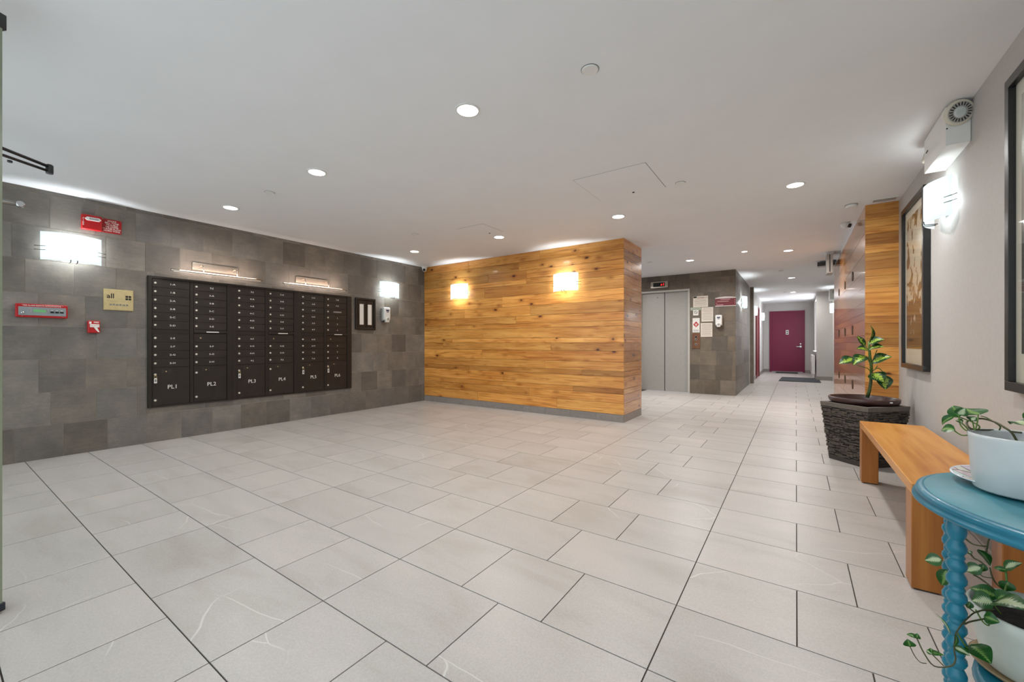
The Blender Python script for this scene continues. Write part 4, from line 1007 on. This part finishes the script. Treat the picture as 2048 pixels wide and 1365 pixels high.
LX, LY = .42, 1.35
t = thing('potted_pothos', 'variegated pothos in an aged white pot on the teal table\'s lower shelf', 'plant', (LX, LY, ZS + .001))
lathe('saucer', [(.07, 0), (.09, .004), (.098, .012), (.094, .013), (.08, .006)], mat('saucer_brown', (140, 120, 90), .4), t, segs=40)
lathe('pot', [(.072, .006), (.078, .012), (.088, .06), (.097, .105), (.1, .112), (.1005, .132), (.096, .134), (.093, .128), (.088, .10)], OLDPOT, t, segs=48)
lathe('soil', [(.088, .092), (.088, .108), (.04, .112)], SOIL, t, segs=28)
org3 = Vector((LX, LY, ZS + .001))
def S6(x, y, Y): return at(1840 + x / 7.58, 1050 + y / 7.58, Y) - org3
def S7(x, y, Y): return at(1790 + x / 7.938, 1200 + y / 7.938, Y) - org3
def vine(pts, fn, r=.0018, m=VINE): tube('stem', [fn(*p) for p in pts], r, m, t, 6, 4)
vine([(985, 0, 1.5), (1100, 90, 1.5), (1110, 170, 1.48), (1040, 230, 1.46), (1020, 330, 1.44), (1000, 420, 1.42)], S6, .0019)
vine([(1030, 330, 1.44), (900, 320, 1.44), (790, 290, 1.45), (690, 215, 1.46)], S6); vine([(850, 55, 1.47), (760, 60, 1.47), (690, 110, 1.46)], S6, .0016, STEM)
vine([(1000, 630, 1.40), (900, 550, 1.41), (820, 510, 1.42), (760, 440, 1.43)], S6); vine([(1060, 650, 1.40), (1090, 780, 1.39), (1160, 900, 1.39), (1300, 1010, 1.38)], S6, .0016)
vine([(1190, 1080, 1.37), (1060, 930, 1.37), (900, 810, 1.38), (810, 760, 1.38)], S6, .0018); vine([(1090, 810, 1.39), (960, 790, 1.4), (890, 730, 1.41)], S6, .0012)
vine([(1260, 1100, 1.36), (1310, 900, 1.37), (1300, 700, 1.38)], S6, .002, STEM); vine([(1230, 1360, 1.33), (1090, 1180, 1.33)], S6, .0016, STEM)
vine([(1130, 1290, 1.33), (960, 1295, 1.3), (860, 1330, 1.27), (800, 1310, 1.27), (700, 1220, 1.27)], S6, .0014)
vine([(1580, 160, 1.31), (1300, 190, 1.27), (1120, 330, 1.23), (980, 510, 1.205), (950, 660, 1.20), (940, 800, 1.19), (960, 960, 1.19), (880, 1060, 1.19), (620, 1055, 1.20), (460, 850, 1.21), (340, 600, 1.22)], S7, .0014)
vine([(1450, 300, 1.28), (1200, 350, 1.25), (1110, 390, 1.23)], S7, .0016); vine([(1280, 160, 1.27), (1400, 360, 1.27), (1490, 410, 1.27), (1470, 320, 1.28)], S7, .0014, STEM)
vine([(500, 1015, 1.20), (400, 995, 1.20), (310, 890, 1.21), (235, 740, 1.22)], S7, .0009); vine([(770, 1050, 1.19), (680, 960, 1.20), (590, 870, 1.21)], S7, .0012)
vine([(985, 520, 1.205), (1060, 650, 1.21), (1160, 780, 1.23), (1240, 800, 1.24)], S7, .0014, STEM)
def l6(b, tp, wd, m, hint=(-.1, -.85, .5), fold=.2, arch=.1): leaf('leaf', S6(*b), S6(*tp), wd, m, t, hint, fold, arch, True)
def l7(b, tp, wd, m, hint=(-.1, -.85, .5), fold=.2, arch=.1): leaf('leaf', S7(*b), S7(*tp), wd, m, t, hint, fold, arch, True)
l6((315, 530, 1.44), (65, 540, 1.45), .030, LEAFV); l6((400, 700, 1.42), (330, 930, 1.42), .030, LEAFP)
l6((895, 395, 1.42), (1075, 625, 1.40), .028, LEAFP, (.6, -.7, .2)); l6((910, 650, 1.39), (690, 700, 1.40), .028, LEAFV)
l6((960, 610, 1.40), (940, 715, 1.40), .016, LEAFP); l6((735, 405, 1.43), (785, 455, 1.43), .010, LEAFV)
l6((1300, 660, 1.38), (1540, 575, 1.37), .024, LEAFV, (.1, -.5, .85)); l6((1310, 690, 1.38), (1110, 650, 1.39), .012, LEAFP)
l6((1330, 870, 1.37), (1290, 1010, 1.37), .026, LEAFP); l6((1160, 1090, 1.36), (745, 950, 1.38), .034, LEAFP, (-.1, -.7, .7)); l6((1090, 1180, 1.33), (775, 1150, 1.34), .042, LEAFV, (-.1, -.7, .7))
l6((1170, 1180, 1.33), (1700, 1290, 1.27), .050, LEAFV, (.1, -.7, .7)); l6((1180, 1120, 1.34), (1470, 1080, 1.33), .030, LEAFP, (.1, -.7, .7)); l6((760, 1180, 1.27), (720, 1270, 1.27), .014, LEAFP)
l7((1430, 270, 1.27), (1660, 360, 1.26), .026, LEAFP); l7((1220, 740, 1.24), (1530, 1010, 1.21), .046, LEAFP, (.3, -.8, .4)); l7((940, 760, 1.195), (1200, 890, 1.19), .016, LEAFV, (.3, -.6, .7))
l7((960, 570, 1.20), (930, 760, 1.19), .014, LEAFP, (.8, -.5, .2)); l7((235, 740, 1.22), (200, 630, 1.22), .022, LEAFP, (0, -.9, .3)); l7((345, 600, 1.22), (175, 545, 1.23), .010, LEAFP, (0, -.6, .8)); l7((345, 610, 1.22), (360, 540, 1.22), .012, LEAFP)
l7((590, 860, 1.21), (490, 800, 1.22), .010, LEAFV); l7((590, 850, 1.21), (565, 765, 1.22), .009, LEAFP); l7((600, 840, 1.21), (770, 880, 1.19), .010, LEAFP); l7((860, 520, 1.20), (650, 210, 1.22), .006, LEAFV, (.5, -.6, .5), .6, .1)
